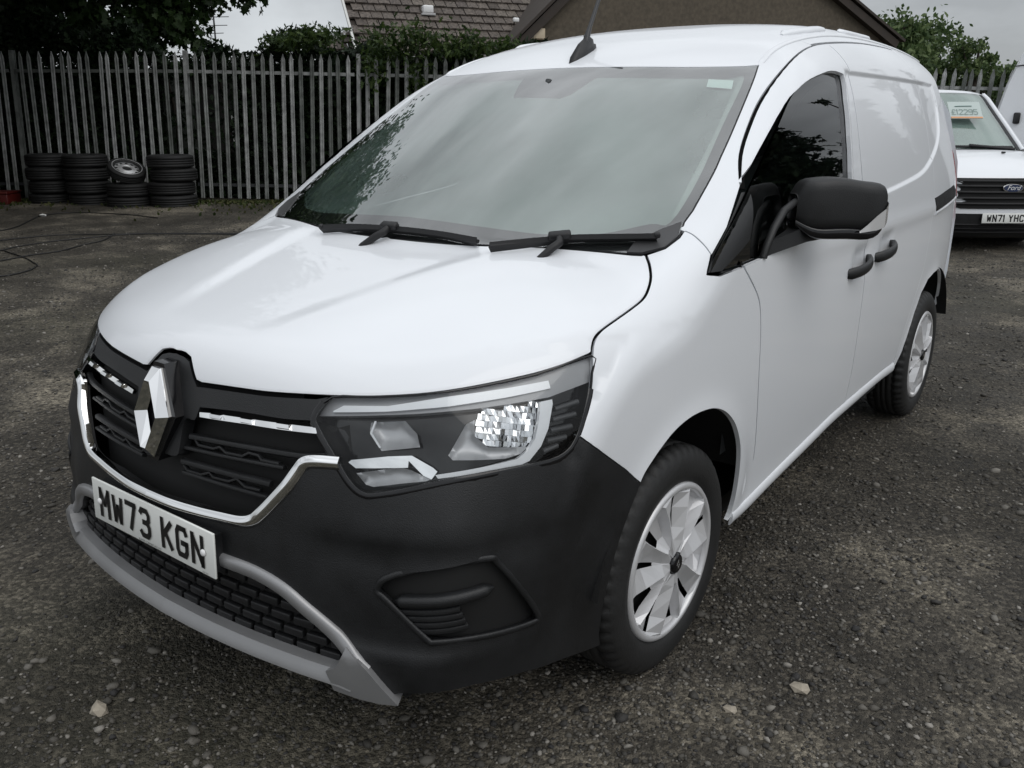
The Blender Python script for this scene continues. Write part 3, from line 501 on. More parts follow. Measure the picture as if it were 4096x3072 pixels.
# windscreen : base pane + black border + things behind it
wsb=np.array([(0,-.187,1.143),(.12,-.183,1.143),(.25,-.167,1.143),(.374,-.135,1.142),(.544,-.071,1.137),(.714,-.014,1.14)])
wse=np.vstack([smoothline(np.array([(.739,.003,1.143),(.779,.045,1.155),(.790,.095,1.178),(.776,.15,1.206)]),4),
   smoothline(np.array([(.770,.21,1.222),(.761,.341,1.317),(.751,.407,1.363),(.740,.476,1.408),(.728,.545,1.455),(.715,.615,1.502),(.702,.685,1.55),(.685,.76,1.594),(.664,.834,1.633)]),3),
   smoothline(np.array([(.664,.834,1.633),(.607,.79,1.636),(.45,.735,1.641),(.25,.708,1.646),(.10,.70,1.649),(0,.698,1.650)]),3)[1:]])
wse=on(wse,0.,(-.35,.75,-.55)); wse[-1,0]=0
wso=np.vstack([wsb,wse])
DW=(0,.83,-.55)
wscr=panel('windscreen',wso,DW,M['ws'],VAN,.035,join=True,gap=.003,skirt=False,lip=0,drop=0)
panel('brightening_film',wso,DW,M['film'],wscr,.05,inner=.009,join=True,gap=.004,skirt=False,lip=0,drop=0)  # added pale layer that lifts the glass above its black border
# black border: strips under the glass, kept clear of the middle
def ring_panel(name,out,inn,d,m,parent,inner,res=.03):
    return panel(name,np.vstack([out,inn[::-1]]),d,m,parent,res,inner=inner,gap=.0005,lip=0,skirt=False,join=True,drop=0)
fi=T['frit_in'].copy()
inn=np.vstack([[(0,-.098,1.196)],fi[8:3:-1],[(.745,.125,1.215)],fi[2:0:-1],[(.655,.745,1.6),(.60,.712,1.604),(.4,.665,1.609),(.2,.645,1.612),(0,.642,1.612)]])
inn[0]=(0,-.098,1.196)
ring_panel('glass_border',wso,smoothline(inn,4),DW,M['frit'],wscr,.004)
panel('sensor_housing',T['sensor'],DW,M['frit'],wscr,.03,inner=.0055,gap=.0,lip=0,depth=.05,drop=0)
panel('sticker',T['sticker'],DW,M['sticker'],wscr,.03,inner=.003,gap=0,lip=0,skirt=False,drop=0)
# roof
rl=np.array([(.664,.834,1.633),(.652,.98,1.69),(.645,1.2,1.735),(.64,1.6,1.76),(.63,2.2,1.765),(.60,2.9,1.75),(.52,3.25,1.72),(.3,3.36,1.70),(0,3.40,1.70)])
rl=smoothline(rl,6); rl=np.vstack([wse[-16:-15]*0+rl[:1],on(rl[1:-1],0.,(-.5,0,-.87)),rl[-1:]])
rt_=np.vstack([wse[-16:][::-1],rl[1:]])
panel('roof',rt_,(0,0,-1),M['white'],VAN,.05,join=True,gap=.002,lip=.006)
# roof side bumps (fixing covers) and gutter line
rg=smoothline(rl,3); trim('roof_gutter',rg[:-24],.010,.005,M['white'],VAN,both=True,k=1)
for y0,y1 in((1.2,1.62),(1.8,2.2)):
    pth=on([(.60-.012*abs(i-3)/3,y0+(y1-y0)*i/6,1.8) for i in range(7)],0.,(0,0,-1))
    trim('roof_rail_cover',pth,.020,.011,M['white'],VAN,both=True,taper=True)
# side panels
def smooth3(P,k=4): return smoothline(P,k)
win=T['window']
wing=np.vstack([T['hood_side'][:-1],[(.747,-.002,1.14)],T['wing_ws'][1:3],[(.780,.15,1.206)],T['pillar_fender'][1:],win[2:3]+[(0,-.004,-.004)],win[1:2]+[(0,0,-.006)],
   T['door_shut'][0:],side_yz([(.505,.31)]),side_yz([(.36,.285)]),T['arch'][::-1][4:],T['bumper_fender'][::-1][1:],
   smooth3(T['lamp'][5:10])[::-1]])
panel('front_wing',wing,(-.85,.12,-.5),M['white'],VAN,.016,both=True,gap=.003)
shut=smoothline(np.array([(0,1.375,1.735),(0,1.355,1.63),(0,1.315,1.388),(0,1.35,1.17),(0,1.395,.97),(0,1.405,.72),(0,1.44,.50),(0,1.45,.385)]),4)
shut=side_yz(shut[:,1:])
rs=T['roof_shut']; 
# front door with its window opening: frame built as door lower + frame strip
sill=side_yz([(.49,.305),(.75,.332),(1.05,.36),(1.308,.382),(1.45,.388)])
wl=smoothline(np.array([(0,.252,1.096),(0,.40,1.103),(0,.60,1.118),(0,.85,1.145),(0,1.05,1.168),(0,1.155,1.185),(0,1.178,1.21)]),4)
wl=side_yz(wl[:,1:])
win_rear=side_yz([(1.178,1.21),(1.172,1.30),(1.185,1.42),(1.225,1.54),(1.262,1.60),(1.268,1.622)])
wtop=win[4:11]; wtop=smooth3(np.vstack([win[3:4],wtop,side_yz([(1.20,1.628)])]),3)
isplit=np.argmin(np.abs(rs[:,1]-1.375)); rs_f=rs[:isplit]
front_edge=np.vstack([win[5:6]])
door=np.vstack([wl, win_rear[1:], wtop[::-1][:-2][:max(1,len(wtop)-8)], rs_f[2:], shut, sill[::-1][1:], T['door_shut'][::-1][1:-1]])
panel('front_door',door,DS,M['white'],VAN,.02,both=True,gap=.0028)
yy=np.arange(1.36,2.91,.011); lipl=np.vstack([np.stack([yy,np.minimum(RECB(yy),1.64)],1)]); LP=[]
tg_=np.gradient(lipl,axis=0); tg_/=np.linalg.norm(tg_,axis=1)[:,None]; nn_=np.stack([-tg_[:,1],tg_[:,0]],1)
for o_ in(-.006,0,.005,.010,.015,.021,.028): LP.append(lipl+nn_*o_)
for o_ in(-.006,0,.005,.010,.015,.021,.028): LP.append(np.stack([yy,1.640-o_+0*yy],1))
LP=np.vstack(LP); EXTRA=side_yz(LP)
# A pillar and the front of the cantrail
edge=np.array([q for q in wse if q[2]>1.20 and q[0]>.662])
kk=int(np.argmin(np.abs(rs[:,1]-1.20))); kr=int(np.argmin(np.abs(rl[:,1]-1.20)))
apil=np.vstack([edge,rl[1:kr+1],rs[:kk+1][::-1],win[4:2:-1],T['pillar_fender'][::-1]])
panel('a_pillar',apil,(-.78,.40,-.48),M['white'],VAN,.018,both=True,gap=.001,lip=.003)
# cantrail behind it and rear quarter : side frame
pill=np.vstack([rl[kr:5*6+1],side_yz([(3.2,1.70)]),side_yz([(3.33,1.5),(3.36,1.25),(3.37,.95),(3.36,.66),(3.30,.40)]),
   side_yz([(3.13,.36),(3.146,.40),(3.14,.47),(3.10,.55),(3.02,.64),(2.90,.715),(2.787,.751),(2.65,.748),(2.538,.733),(2.43,.68),(2.36,.60),(2.32,.52),(2.285,.42),(2.24,.36)]),
   side_yz([(2.2,.352)]),side_yz([(2.21,.42),(2.24,.55),(2.31,.68),(2.40,.80),(2.44,.95),(2.44,1.2),(2.43,1.45),(2.41,1.62),(2.39,1.70)]),
   rs[kk:-8][::-1]+[(0,0,.003)]])
panel('side_frame',pill,DS,M['white'],VAN,.018,extra=EXTRA,both=True,gap=.001,lip=.003)
sl=np.vstack([rs[isplit:-8],side_yz([(2.39,1.70),(2.41,1.62),(2.43,1.45),(2.44,1.2),(2.44,.95),(2.40,.80),(2.31,.68),(2.24,.55),(2.21,.42),(2.19,.392)]),side_yz([(1.95,.394),(1.7,.392),(1.46,.388)]),shut[::-1]])
panel('sliding_door',sl,DS,M['white'],VAN,.016,extra=EXTRA,both=True,gap=.0028)
# sill: rounded lip below the doors
sp=side_yz([(.38,.287),(.49,.29),(.75,.313),(1.05,.336),(1.31,.358),(1.6,.366),(1.95,.371),(2.2,.362)])
trim('sill',sp,.024,.007,M['white'],VAN,both=True,prof=[(-1,-.8),(-.9,.1),(-.5,.8),(0,1),(.5,.8),(.9,.2),(1,-.6)])
# side windows : dark glass over a black border, sail panel in front
gl=np.vstack([win[1:2],wl,win_rear[1:],wtop[::-1],[(.889,.07,1.099)]])
FIELD[0]='side'
for s_ in(1,):
    a,b=panel('side_window',gl,DS,M['sideglass'],VAN,.04,inner=.016,both=True,gap=.001,lip=0,skirt=False,drop=0)
    SW=[a,b]
fin=T['winin']
rim_in=np.vstack([side_yz([(.30,1.135),(.6,1.155),(.95,1.185),(1.115,1.205)]),side_yz([(1.125,1.30),(1.135,1.42),(1.17,1.53),(1.19,1.583)]),side_yz([(1.10,1.592),(.97,1.568),(.80,1.515),(.55,1.385),(.40,1.29),(.31,1.225)])])
o,i_=resample(gl,.02),resample(smoothline(rim_in,4,True),.02)
def ring2(name,out,inn,d,m,parents,inner):
    fr=frame(d);e1,e2,dd=fr; O2=np.stack([out@e1,out@e2],1);I2=np.stack([inn@e1,inn@e2],1); na,nb=len(O2),len(I2)
    pts=np.vstack([O2,I2]); ed=[(k,(k+1)%na) for k in range(na)]+[(na+k,na+(k+1)%nb) for k in range(nb)]
    vo,_,fo,*_r=delaunay_2d_cdt([Vector(p) for p in pts],ed,[],0,1e-7); V2=np.array([tuple(v) for v in vo]); tri=np.array(fo); cen=V2[tri].mean(1)
    tri=tri[inpoly(cen,O2)&~inpoly(cen,I2)]; V,h=lift(V2,fr,inner,float((out@dd).mean())); Nn=normal(V)
    LN=[tuple(Nn[i]) for f in tri for i in f]
    ob=mesh(name,V,tri,m,parents[0],True,LN); mirror_mesh(name,ob.data,parents[1])
ring2('window_border',o,i_,DS,M['frit'],SW,.021)
FIELD[0]='o'
sail=np.vstack([win[1:2],side_yz([(.18,1.0935)]),win[2:3],win[3:4],T['window'][4:6],side_yz([(.338,1.285),(.318,1.235),(.285,1.16)])])
sa=panel('window_sail',sail,DS,M['plastic'],SW[0],.02,inner=-.0005,gap=.001,lip=.003,depth=.006,drop=.001); mirror_mesh('window_sail',sa.data,SW[1])
# black door-frame seal line round the top of the doors, and black strips added behind the gaps to darken them
for nm,pth in(('door_seal_gap_strip',rs),('door_seal_gap_strip',shut),('door_seal_gap_strip',T['door_shut']),('door_seal_gap_strip',T['pillar_fender']),('bonnet_gap_strip',hs),('door_seal_gap_strip',side_yz([(2.39,1.70),(2.41,1.62),(2.43,1.45),(2.44,1.2),(2.44,.95),(2.40,.80),(2.31,.68),(2.24,.55),(2.21,.42)]))):
    P=smoothline(pth,2); trim(nm,P-normal(P)*.013,.018,.002,M['rubber'],VAN,both=True,k=1)
hr_=np.array([q for q in hr if q[0]<.44]); trim('bonnet_gap_strip',hr_-normal(hr_)*.016,.02,.002,M['rubber'],VAN,both=True,k=1)  # black strip added to darken the gap at the bonnet front
P=np.array([q for q in wse if q[2]<1.62]); P=P-normal(P)*.014; trim('windscreen_seal',P,.016,.002,M['rubber'],VAN,both=True,k=1)
# cowl corner trims beside the bonnet
cow=np.array([(.736,.006,1.141),(.779,.045,1.155),(.790,.095,1.178),(.774,.155,1.203),(.738,.10,1.188),(.700,.03,1.158),(.700,-.012,1.142)])
panel('cowl_corner',cow,DW,mat('grey_cowl_plastic',(.045,.045,.047),.45,bump=.1,bscale=500),VAN,.02,inner=-.004,gap=0,lip=.003,depth=.008,both=True)
# sliding door rail (black slot on the rear quarter) and rear lamp
panel('door_rail',np.vstack([side_yz([(2.46,1.125),(2.75,1.14),(3.05,1.15),(3.13,1.12),(3.10,1.085),(2.75,1.07),(2.50,1.058)])]),DS,M['plastic'],VAN,.03,inner=-.004,depth=.012,both=True)
trim('rail_lip',side_yz([(2.5,1.05),(2.8,1.062),(3.12,1.078)]),.008,.006,M['white'],VAN,both=True)
red=mat('rear_lamp_red',(.25,.01,.012),.15,coat=1)
panel('rear_lamp',side_yz([(3.27,1.34),(3.33,1.2),(3.34,.95),(3.27,.93),(3.22,1.1),(3.22,1.3)]),DS,red,VAN,.03,inner=-.006,both=True)
# rear closure (simple, it faces away)
mb=MB()
prof=[(.62,1.70),(.74,1.5),(.80,1.25),(.83,.95),(.83,.66),(.80,.40),(.78,.30)]
V=[];F=[]
for x,z in prof:
    y=3.36 if z<1.3 else 3.36-.13*(z-1.3)/.4
    V+=[(-x,y,z),(-x*.5,y+.06,z),(0,y+.075,z),(x*.5,y+.06,z),(x,y,z)]
for i in range(len(prof)-1):
    for j in range(4): F.append((i*5+j,i*5+j+1,(i+1)*5+j+1,(i+1)*5+j)[::-1])
mb.add(V,F,True); mb.add([( -.62,3.23,1.70),(0,3.40,1.72),(.62,3.23,1.70),(.5,3.2,1.73),(0,3.30,1.75),(-.5,3.2,1.73)],[(0,1,4,5),(1,2,3,4)],True)
mb.build('rear_door',M['white'],VAN)
panel('rear_bumper',side_yz([(3.14,.46),(3.16,.60),(3.36,.60),(3.38,.45)]),DS,M['plastic'],VAN,.04,inner=-.004,both=True)
# ---- front: bumper
DB=(-.58,.81,0)
la=T['lamp']; ch=T['chrome_r']
lamp_low=smooth3(la[9:20],3)
top=np.vstack([[(0,-.994,.618)],smooth3(ch[::-1][1:-1],4)[1:],ch[0:1]])
bump=np.vstack([top,la[19:20]+[(.0,0,0)],smooth3(la[9:20],3)[::-1][1:],T['bumper_fender'],smooth3(T['arch_front'])[1:-1],T['bump_bottom'][::-1],T['skid_in'][::-1][:],[(.12,-.99,.516),(0,-.993,.516)]])
fog=smoothline(T['fog'],4,True)
# the bumper skin has the fog-lamp pocket cut out: two pieces of outline joined by a slit
def with_hole(outer,hole,d):
    e1,e2,dd=frame(d); O2=np.stack([outer@e1,outer@e2],1); H2=np.stack([hole@e1,hole@e2],1)
    def ar(q): return np.sum(q[:,0]*np.roll(q[:,1],-1)-np.roll(q[:,0],-1)*q[:,1])
    if ar(O2)*ar(H2)>0: hole=hole[::-1];H2=H2[::-1]
    D=((O2[:,None]-H2[None])**2).sum(2); i,j=np.unravel_index(np.argmin(D),D.shape)
    eps=np.array([0,0,.0008])
    return np.vstack([outer[:i+1],np.roll(hole,-j,0),hole[j:j+1]+eps,outer[i:i+1]+eps,outer[i+1:]])
bm_o=panel('front_bumper',with_hole(bump,fog,DB),DB,M['plastic'],VAN,.026,join=True,gap=.0,lip=0,depth=.02,drop=0)
e1,e2,dd=frame(DB)
fc=fog.mean(0)
panel('fog_pocket',fc+(fog-fc)*1.03,DB,M['liner'],VAN,.02,inner=.026,gap=0,lip=0,skirt=False,both=True,drop=0)
trim('fog_pocket_rim',np.vstack([fog,fog[:1]]),.007,.004,M['plastic'],VAN,both=True,k=1)
fv=T['fogvent']
for t_ in (.15,.38,.61,.84):
    a=fv[0]*(1-t_)+fv[4]*t_; b=fv[1]*(1-t_)+fv[3]*t_
    L_=on([a+(b-a)*q for q in np.linspace(0,1,5)],.016,DB); trim('fog_vent_slat',L_,.008,.012,M['plastic'],VAN,both=True)
pr_=on([fv[0]+(fv[1]-fv[0])*q for q in np.linspace(0,1.55,7)],.015,DB); trim('fog_pocket_fin',pr_+[(0,0,.012)],.014,.014,M['plastic'],VAN,both=True,taper=True)
# ---- silver skid frame: upper strip, oblique strip, lower lip
DF=(0,1,0)
up_=on([(0,-1,.524),(.13,-1,.525),(.26,-1,.524),(.349,-1,.521),(.425,-1,.503),(.477,-1,.470),(.55,-1,.412),(.60,-1,.370),(.62,-1,.352)],0.,DF)
trim('skid_frame',up_,.017,.012,M['satin'],VAN,join=True,k=4)
lowp=on([(0,-1,.315),(.15,-1,.315),(.30,-1,.316),(.45,-1,.316),(.55,-1,.314),(.59,-1,.308)],0.,DF)
trim('skid_lip',lowp+[(0,0,.006)],.020,.022,M['satin'],VAN,join=True,k=4,prof=[(1,-1.2),(1.05,.55),(.55,1.0),(.1,.86),(-.4,.55),(-.95,.25),(-1,-.9)])
endc=np.array([(.575,-.92,.405),(.62,-.905,.365),(.655,-.888,.318),(.680,-.874,.284),(.64,-.89,.279),(.59,-.907,.281),(.535,-.925,.287),(.52,-.93,.335),(.548,-.925,.352)])
panel('skid_corner',endc,DB,M['satin'],VAN,.02,inner=-.018,gap=0,lip=.006,depth=.04,both=True,drop=.004)
# lower grille: dark mesh of staggered raised blocks behind the skid frame
low=np.vstack([[(0,-1,.525)],up_[1:]-[(0,0,.0)],lowp[::-1][1:]])
panel('lower_grille',low,DF,M['liner'],VAN,.04,inner=.03,join=True,gap=0,lip=0,skirt=False,drop=0)
blk=MB(); blk.box((0,0,0),(.054,.016,.019),bev=.003); blk_o=blk.build('grille_block',M['mesh'],VAN); first=True
lo2=low[:,[0,2]]
for r in range(6):
    z=.348+r*.032
    for k in range(-12,13):
        x=k*.064+(r%2)*.032
        if not inpoly(np.array([[abs(x)+.02,z]]),lo2)[0]: continue
        p=on([(x,-1,z)],.024,DF)[0]; nn=normal(p[None])[0]
        ob=blk_o if first else blk_o.copy()
        if not first: COL.objects.link(ob); ob.parent=VAN
        first=False; ob.location=p; ob.rotation_euler=(0,0,math.atan2(nn[0],-nn[1]))
# ---- upper grille
su=T['surround']
topn=np.array([(0,-.893,.944),(.03,-.895,.943),(.056,-.899,.936),(.085,-.912,.906),(.104,-.918,.889)])
hrl=[p for p in hr if .11<p[0]<.455]
sur=np.vstack([topn,np.array(hrl)-[(0,.002,.007)],su[0:1],su[1:3],smooth3(su[2:6],3)[1:],smooth3(su[5:],3)[1:],[(0,-.972,.722)]])
panel('grille_surround',sur,(0,.93,-.36),M['plastic'],VAN,.02,inner=.004,join=True,gap=.001,lip=.004,depth=.03)
gr=np.vstack([[(0,-.98,.56)],np.array([(.256,-.975,.57),(.345,-.962,.60),(.362,-.954,.656),(.426,-.926,.731),(.456,-.904,.785),(.52,-.87,.80),(.49,-.87,.87),(.40,-.88,.88),(.2,-.90,.88),(0,-.91,.88)])])
panel('grille_back',gr,DF,M['liner'],VAN,.04,inner=.045,join=True,gap=0,lip=0,skirt=False,drop=0)
for i,w_ in((0,.0075),(1,.005),(2,.0075),(3,.005)):
    trim('grille_bar',T['bar%d'%i],w_,.010,M['plastic'],VAN,both=True,inner=.022)
for i in(0,1): trim('grille_zigzag',T['zig%d'%i],.004,.007,M['plastic'],VAN,both=True,k=1)
# chrome inserts under the bonnet edge: five facets a side
ins=T['insert']; upE=ins[:5]; loE=ins[5:][::-1]
def along(L,t):
    s=np.r_[0,np.cumsum(np.linalg.norm(np.diff(L,axis=0),axis=1))]; s/=s[-1]; return np.array([np.interp(t,s,L[:,k]) for k in range(3)])
panel('chrome_strip',ins,DF,M['chrome'],VAN,.02,inner=-.0015,gap=0,lip=.002,depth=.01,both=True)
for sgn in(1,-1):
    mb=MB(); ts=[0,.12,.24,.40,.52,.70,.82,1.]
    for k in range(7):
        a,b=ts[k]+.004,ts[k+1]; U0,U1,L0,L1=along(upE,a),along(upE,b),along(loE,a),along(loE,b)
        nn=normal(U0[None])[0]; raise_=.010 if k%2 else .004
        c_=(U0+U1+L0+L1)/4
        Q=[U0,U1,L1,L0]; Tq=[c_+(q-c_)*np.array([.86,.86,.6])+nn*raise_ for q in Q]
        if k%2==0: continue
        V=[np.array([v[0]*sgn,v[1],v[2]]) for v in Q+Tq]; F=[(4,7,6,5),(0,4,5,1),(1,5,6,2),(2,6,7,3),(3,7,4,0)]
        if sgn<0: F=[f[::-1] for f in F]
        mb=MB(); mb.add(V,F); mb.build('chrome_facet',M['chrome'],VAN)
# chrome frame
cp=np.array([(0,-.999,.621),(.09,-.996,.621),(.18,-.986,.623),(.256,-.975,.627),(.312,-.966,.631),(.343,-.959,.641),(.364,-.953,.659),(.392,-.941,.690),(.426,-.926,.731),(.447,-.909,.767),(.460,-.902,.784),(.484,-.893,.791),(.535,-.872,.793)])
trim('chrome_frame',cp,.015,.013,M['chrome'],VAN,join=True,k=5,prof=[(-1,-.6),(-.9,.5),(-.1,1.0),(.15,1.0),(.95,.1),(1,-.6)])
# badge: faceted hollow lozenge
mb=MB(); H,Wd,tw=.103,.064,.016
z0,y0=.818,-.962; tilt=.19
def bp(x,z,o): 
    return (x,y0-o*math.cos(tilt)+(z)*math.tan(tilt)*1.0, z0+z)
outer=[(-tw,H),(tw,H),(Wd,0),(tw,-H),(-tw,-H),(-Wd,0)]
innr=[(0-.004,H*.50),(.004,H*.50),(Wd*.38,0),(.004,-H*.50),(-.004,-H*.50),(-Wd*.38,0)]
mid=[((a+c)/2,(b+d)/2) for (a,b),(c,d) in zip(outer,innr)]
V=[bp(x,z,.004) for x,z in outer]+[bp(x,z,.026) for x,z in mid]+[bp(x,z,.004) for x,z in innr]+[bp(x,z,-.03) for x,z in outer]
F=[]
for i in range(6):
    j=(i+1)%6
    F+=[(i,j,6+j,6+i),(6+i,6+j,12+j,12+i),(18+i,18+j,j,i)]
mb.add(V,F); mb.build('diamond_badge',M['chrome'],VAN)
mb=MB(); mb.add([bp(x*1.25,z*1.1,-.004) for x,z in outer]+[bp(x*1.25,z*1.1,-.05) for x,z in outer],[(0,1,2,3,4,5)[::-1]]+[(i,(i+1)%6,6+(i+1)%6,6+i) for i in range(6)]); mb.build('badge_plinth',M['gloss'],VAN)
# ---- number plates
LET={'M':[[(0,0),(0,1),(.5,.42),(1,1),(1,0)]],'W':[[(0,1),(.16,0),(.5,.66),(.84,0),(1,1)]],'7':[[(0,1),(1,1),(.42,0)]],
 '3':[[(.02,.86),(.18,1),(.78,1),(.98,.86),(.98,.66),(.78,.53),(.40,.53)],[(.78,.53),(1,.38),(1,.14),(.80,0),(.2,0),(.0,.14)]],
 'K':[[(0,0),(0,1)],[(1,1),(.08,.42)],[(.30,.58),(1,0)]],'G':[[(1,.80),(.84,1),(.16,1),(0,.84),(0,.16),(.16,0),(.84,0),(1,.16),(1,.46),(.55,.46)]],
 'N':[[(0,0),(0,1),(1,0),(1,1)]],'1':[[(.5,0),(.5,1)],[(.5,1),(.25,.86)]],'Y':[[(0,1),(.5,.47),(1,1)],[(.5,.5),(.5,0)]],'H':[[(0,0),(0,1)],[(1,0),(1,1)],[(0,.52),(1,.52)]],
 'C':[[(1,.80),(.84,1),(.16,1),(0,.84),(0,.16),(.16,0),(.84,0),(1,.20)]],'2':[[(0,.82),(.18,1),(.82,1),(1,.84),(1,.64),(0,.06),(0,0),(1,0)]],'9':[[(1,.55),(.18,.5),(0,.64),(0,.86),(.18,1),(.82,1),(1,.86),(1,.2),(.82,0),(.1,0)]],'5':[[(1,1),(.05,1),(0,.56),(.8,.58),(1,.44),(1,.16),(.82,0),(.18,0),(0,.12)]],
 '£':[[(.95,.82),(.8,1),(.45,1),(.28,.84),(.28,0)],[(0,0),(1,0)],[(.05,.46),(.75,.46)]]}
def stroke(mb,pts,w,x0,z0,sx,sz,y,sg=1):
    runs=[[pts[0]]]
    for i in range(1,len(pts)):
        runs[-1].append(pts[i])
        if i<len(pts)-1:
            a=np.array([(pts[i][0]-pts[i-1][0])*sx,(pts[i][1]-pts[i-1][1])*sz]);b=np.array([(pts[i+1][0]-pts[i][0])*sx,(pts[i+1][1]-pts[i][1])*sz])
            if a@b/np.linalg.norm(a)/np.linalg.norm(b)<.45: runs.append([pts[i]])
    for r in runs: stroke1(mb,r,w,x0,z0,sx,sz,y,len(runs)>1)
def stroke1(mb,pts,w,x0,z0,sx,sz,y,ext=False):
    pts=[tuple(q) for q in pts]
    if len(pts)>=2:
        def push(a,b):
            d=np.array([(a[0]-b[0])*sx,(a[1]-b[1])*sz]); L=np.linalg.norm(d); k=(w*(.5 if abs(d[0])<1e-6 or abs(d[1])<1e-6 else .22))/L; return (a[0]+(a[0]-b[0])*k,a[1]+(a[1]-b[1])*k)
        pts[0],pts[-1]=push(pts[0],pts[1]),push(pts[-1],pts[-2])
    P=[np.array([x0+a*sx,z0+b*sz]) for a,b in pts]; n=len(P); Lf=[];Rg=[]
    for i in range(n):
        if i==0: t=P[1]-P[0]
        elif i==n-1: t=P[-1]-P[-2]
        else:
            a=(P[i]-P[i-1]);b=(P[i+1]-P[i]); a=a/np.linalg.norm(a);b=b/np.linalg.norm(b); t=a+b
        t=t/np.linalg.norm(t); nn=np.array([-t[1],t[0]])
        k=1.
        if 0<i<n-1:
            c=abs(nn@np.array([-a[1],a[0]])); k=min(1/max(c,.45),1.6)
        Lf.append(P[i]+nn*w/2*k);Rg.append(P[i]-nn*w/2*k)
    V=[(q[0],y,q[1]) for q in Lf]+[(q[0],y,q[1]) for q in Rg]
    mb.add(V,[(i,n+i,n+i+1,i+1) for i in range(n-1)])
def plate_text(par,text,h,y):
    cw,sp,st=.050*h/.079,.011*h/.079,.0135*h/.079
    tot=sum((cw*.35 if ch_=='1' else cw) if ch_!=' ' else .033*h/.079-sp for ch_ in text)+sp*(len(text)-1); x=-tot/2
    for ch_ in text:
        if ch_==' ': x+=.033*h/.079; continue
        w_=cw*.35 if ch_=='1' else cw
        mb=MB()
        for pl in LET[ch_]: stroke(mb,pl,st,x+st/2-(cw-w_)/2*(ch_=='1'),-h/2+st/2,cw-st,h-st,y-.00015*len(mb.F)*.02)
        mb.build('plate_character',M['ink'],par)
        x+=w_+sp
def text_mesh(name,s,size,m,parent,loc,rot=(math.pi/2,0,0),extr=0,align='CENTER',shear=0):
    cu=bpy.data.curves.new(name,'FONT'); cu.body=s; cu.size=size; cu.align_x=align; cu.align_y='CENTER'; cu.extrude=extr; cu.shear=shear; cu.resolution_u=3
    tmp=bpy.data.objects.new('tmp',cu); COL.objects.link(tmp); dg=bpy.context.evaluated_depsgraph_get(); me=bpy.data.meshes.new_from_object(tmp.evaluated_get(dg)); bpy.data.objects.remove(tmp); bpy.data.curves.remove(cu)
    me.materials.clear(); me.materials.append(m); me.name=name; o=link(name,me,parent); o.location=loc; o.rotation_euler=rot; return o
def number_plate(text,parent,loc,tilt,small=None):
    mb=MB(); mb.box((0,.004,0),(.520,.006,.111),bev=.0025)
    p=mb.build('number_plate',M['plate'],parent); p.location=loc; p.rotation_euler=(-tilt,0,0)
    plate_text(p,text,.079,-.0012)
    if small:
        text_mesh('plate_small_print',small,.0075,M['ink'],p,(.0,-.0014,-.0485)); text_mesh('plate_small_print','BSAU 145e',.0045,M['ink'],p,(.225,-.0014,-.0485))
        for x in(-.222,.222):
            mb=MB(); mb.lathe([(0.0001,-.0062),(.005,-.0058),(.0078,-.004),(.0085,-.0008)],16,Matrix.Translation((x,0,0))@Matrix.Rotation(math.pi/2,4,'Z')@Matrix.Identity(4)); sc_=mb.build('plate_screw_cap',M['screw'],p)
    return p
number_plate('MW73 KGN',VAN,(0,-1.012,.5455),.045,'BLANEY COMMERCIALS LTD')
mb=MB(); mb.box((0,-.99,.545),(.50,.03,.09)); mb.build('plate_backing',M['plastic'],VAN)
# ---- headlamps
DL=(-.62,.76,-.18)
for sgn in(1,-1):
    pass
lamp=smoothline(la[:-1],3,True)
hl=[empty('headlight',(0,0,0),0,VAN) for _ in range(0)]
hs_a,hs_b=panel('headlight',lamp,DL,M['gloss'],VAN,.03,inner=.045,both=True,gap=0,lip=0,skirt=False,drop=0)
PR=[hs_a,hs_b]
def lampart(name,key,m,inner,res=.025,depth=.018,lip=0,dish=0):
    a=panel(name,T[key],DL,m,PR[0],.010 if dish else res,inner=inner,gap=0,lip=lip,depth=depth,drop=0,skirt=not dish)
    if dish:        # hollow the reflector out towards its middle
        e1,e2,dd=frame(DL); n=len(a.data.vertices); co=np.zeros(n*3,np.float32); a.data.vertices.foreach_get('co',co); co=co.reshape(-1,3).astype(float)
        P2=np.stack([co@e1,co@e2],1); O2=np.stack([T[key]@e1,T[key]@e2],1); ds=segdist(P2,O2); ds/=ds.max(); co+=np.outer(dish*np.sqrt(1-(1-ds)**2),dd)
        F=[tuple(q.vertices) for q in a.data.polygons]; bpy.data.objects.remove(a); a=mesh(name,co,F,m,PR[0],True)
    mirror_mesh(name,a.data,PR[1])
lampart('lamp_upper_bezel','l_upper',M['lampgrey'],.022)
lampart('light_guide','l_drl',M['drl'],.014,depth=.008,lip=.003)
lampart('running_light','l_cdrl',M['drl'],.014,depth=.012,lip=.004)
lampart('lamp_trim','l_trim',M['chrome'],.012,depth=.014,lip=.004)
lampart('indicator_lamp','l_low',M['satinrefl'],.016,dish=.008)
lampart('dipped_reflector','l_bowl',M['satinrefl'],.020,dish=.022)
lampart('reflector_chevron','l_chev',M['drl'],.016,depth=.006)
lampart('lamp_floor','l_floor',M['satinrefl'],.024,dish=.016)
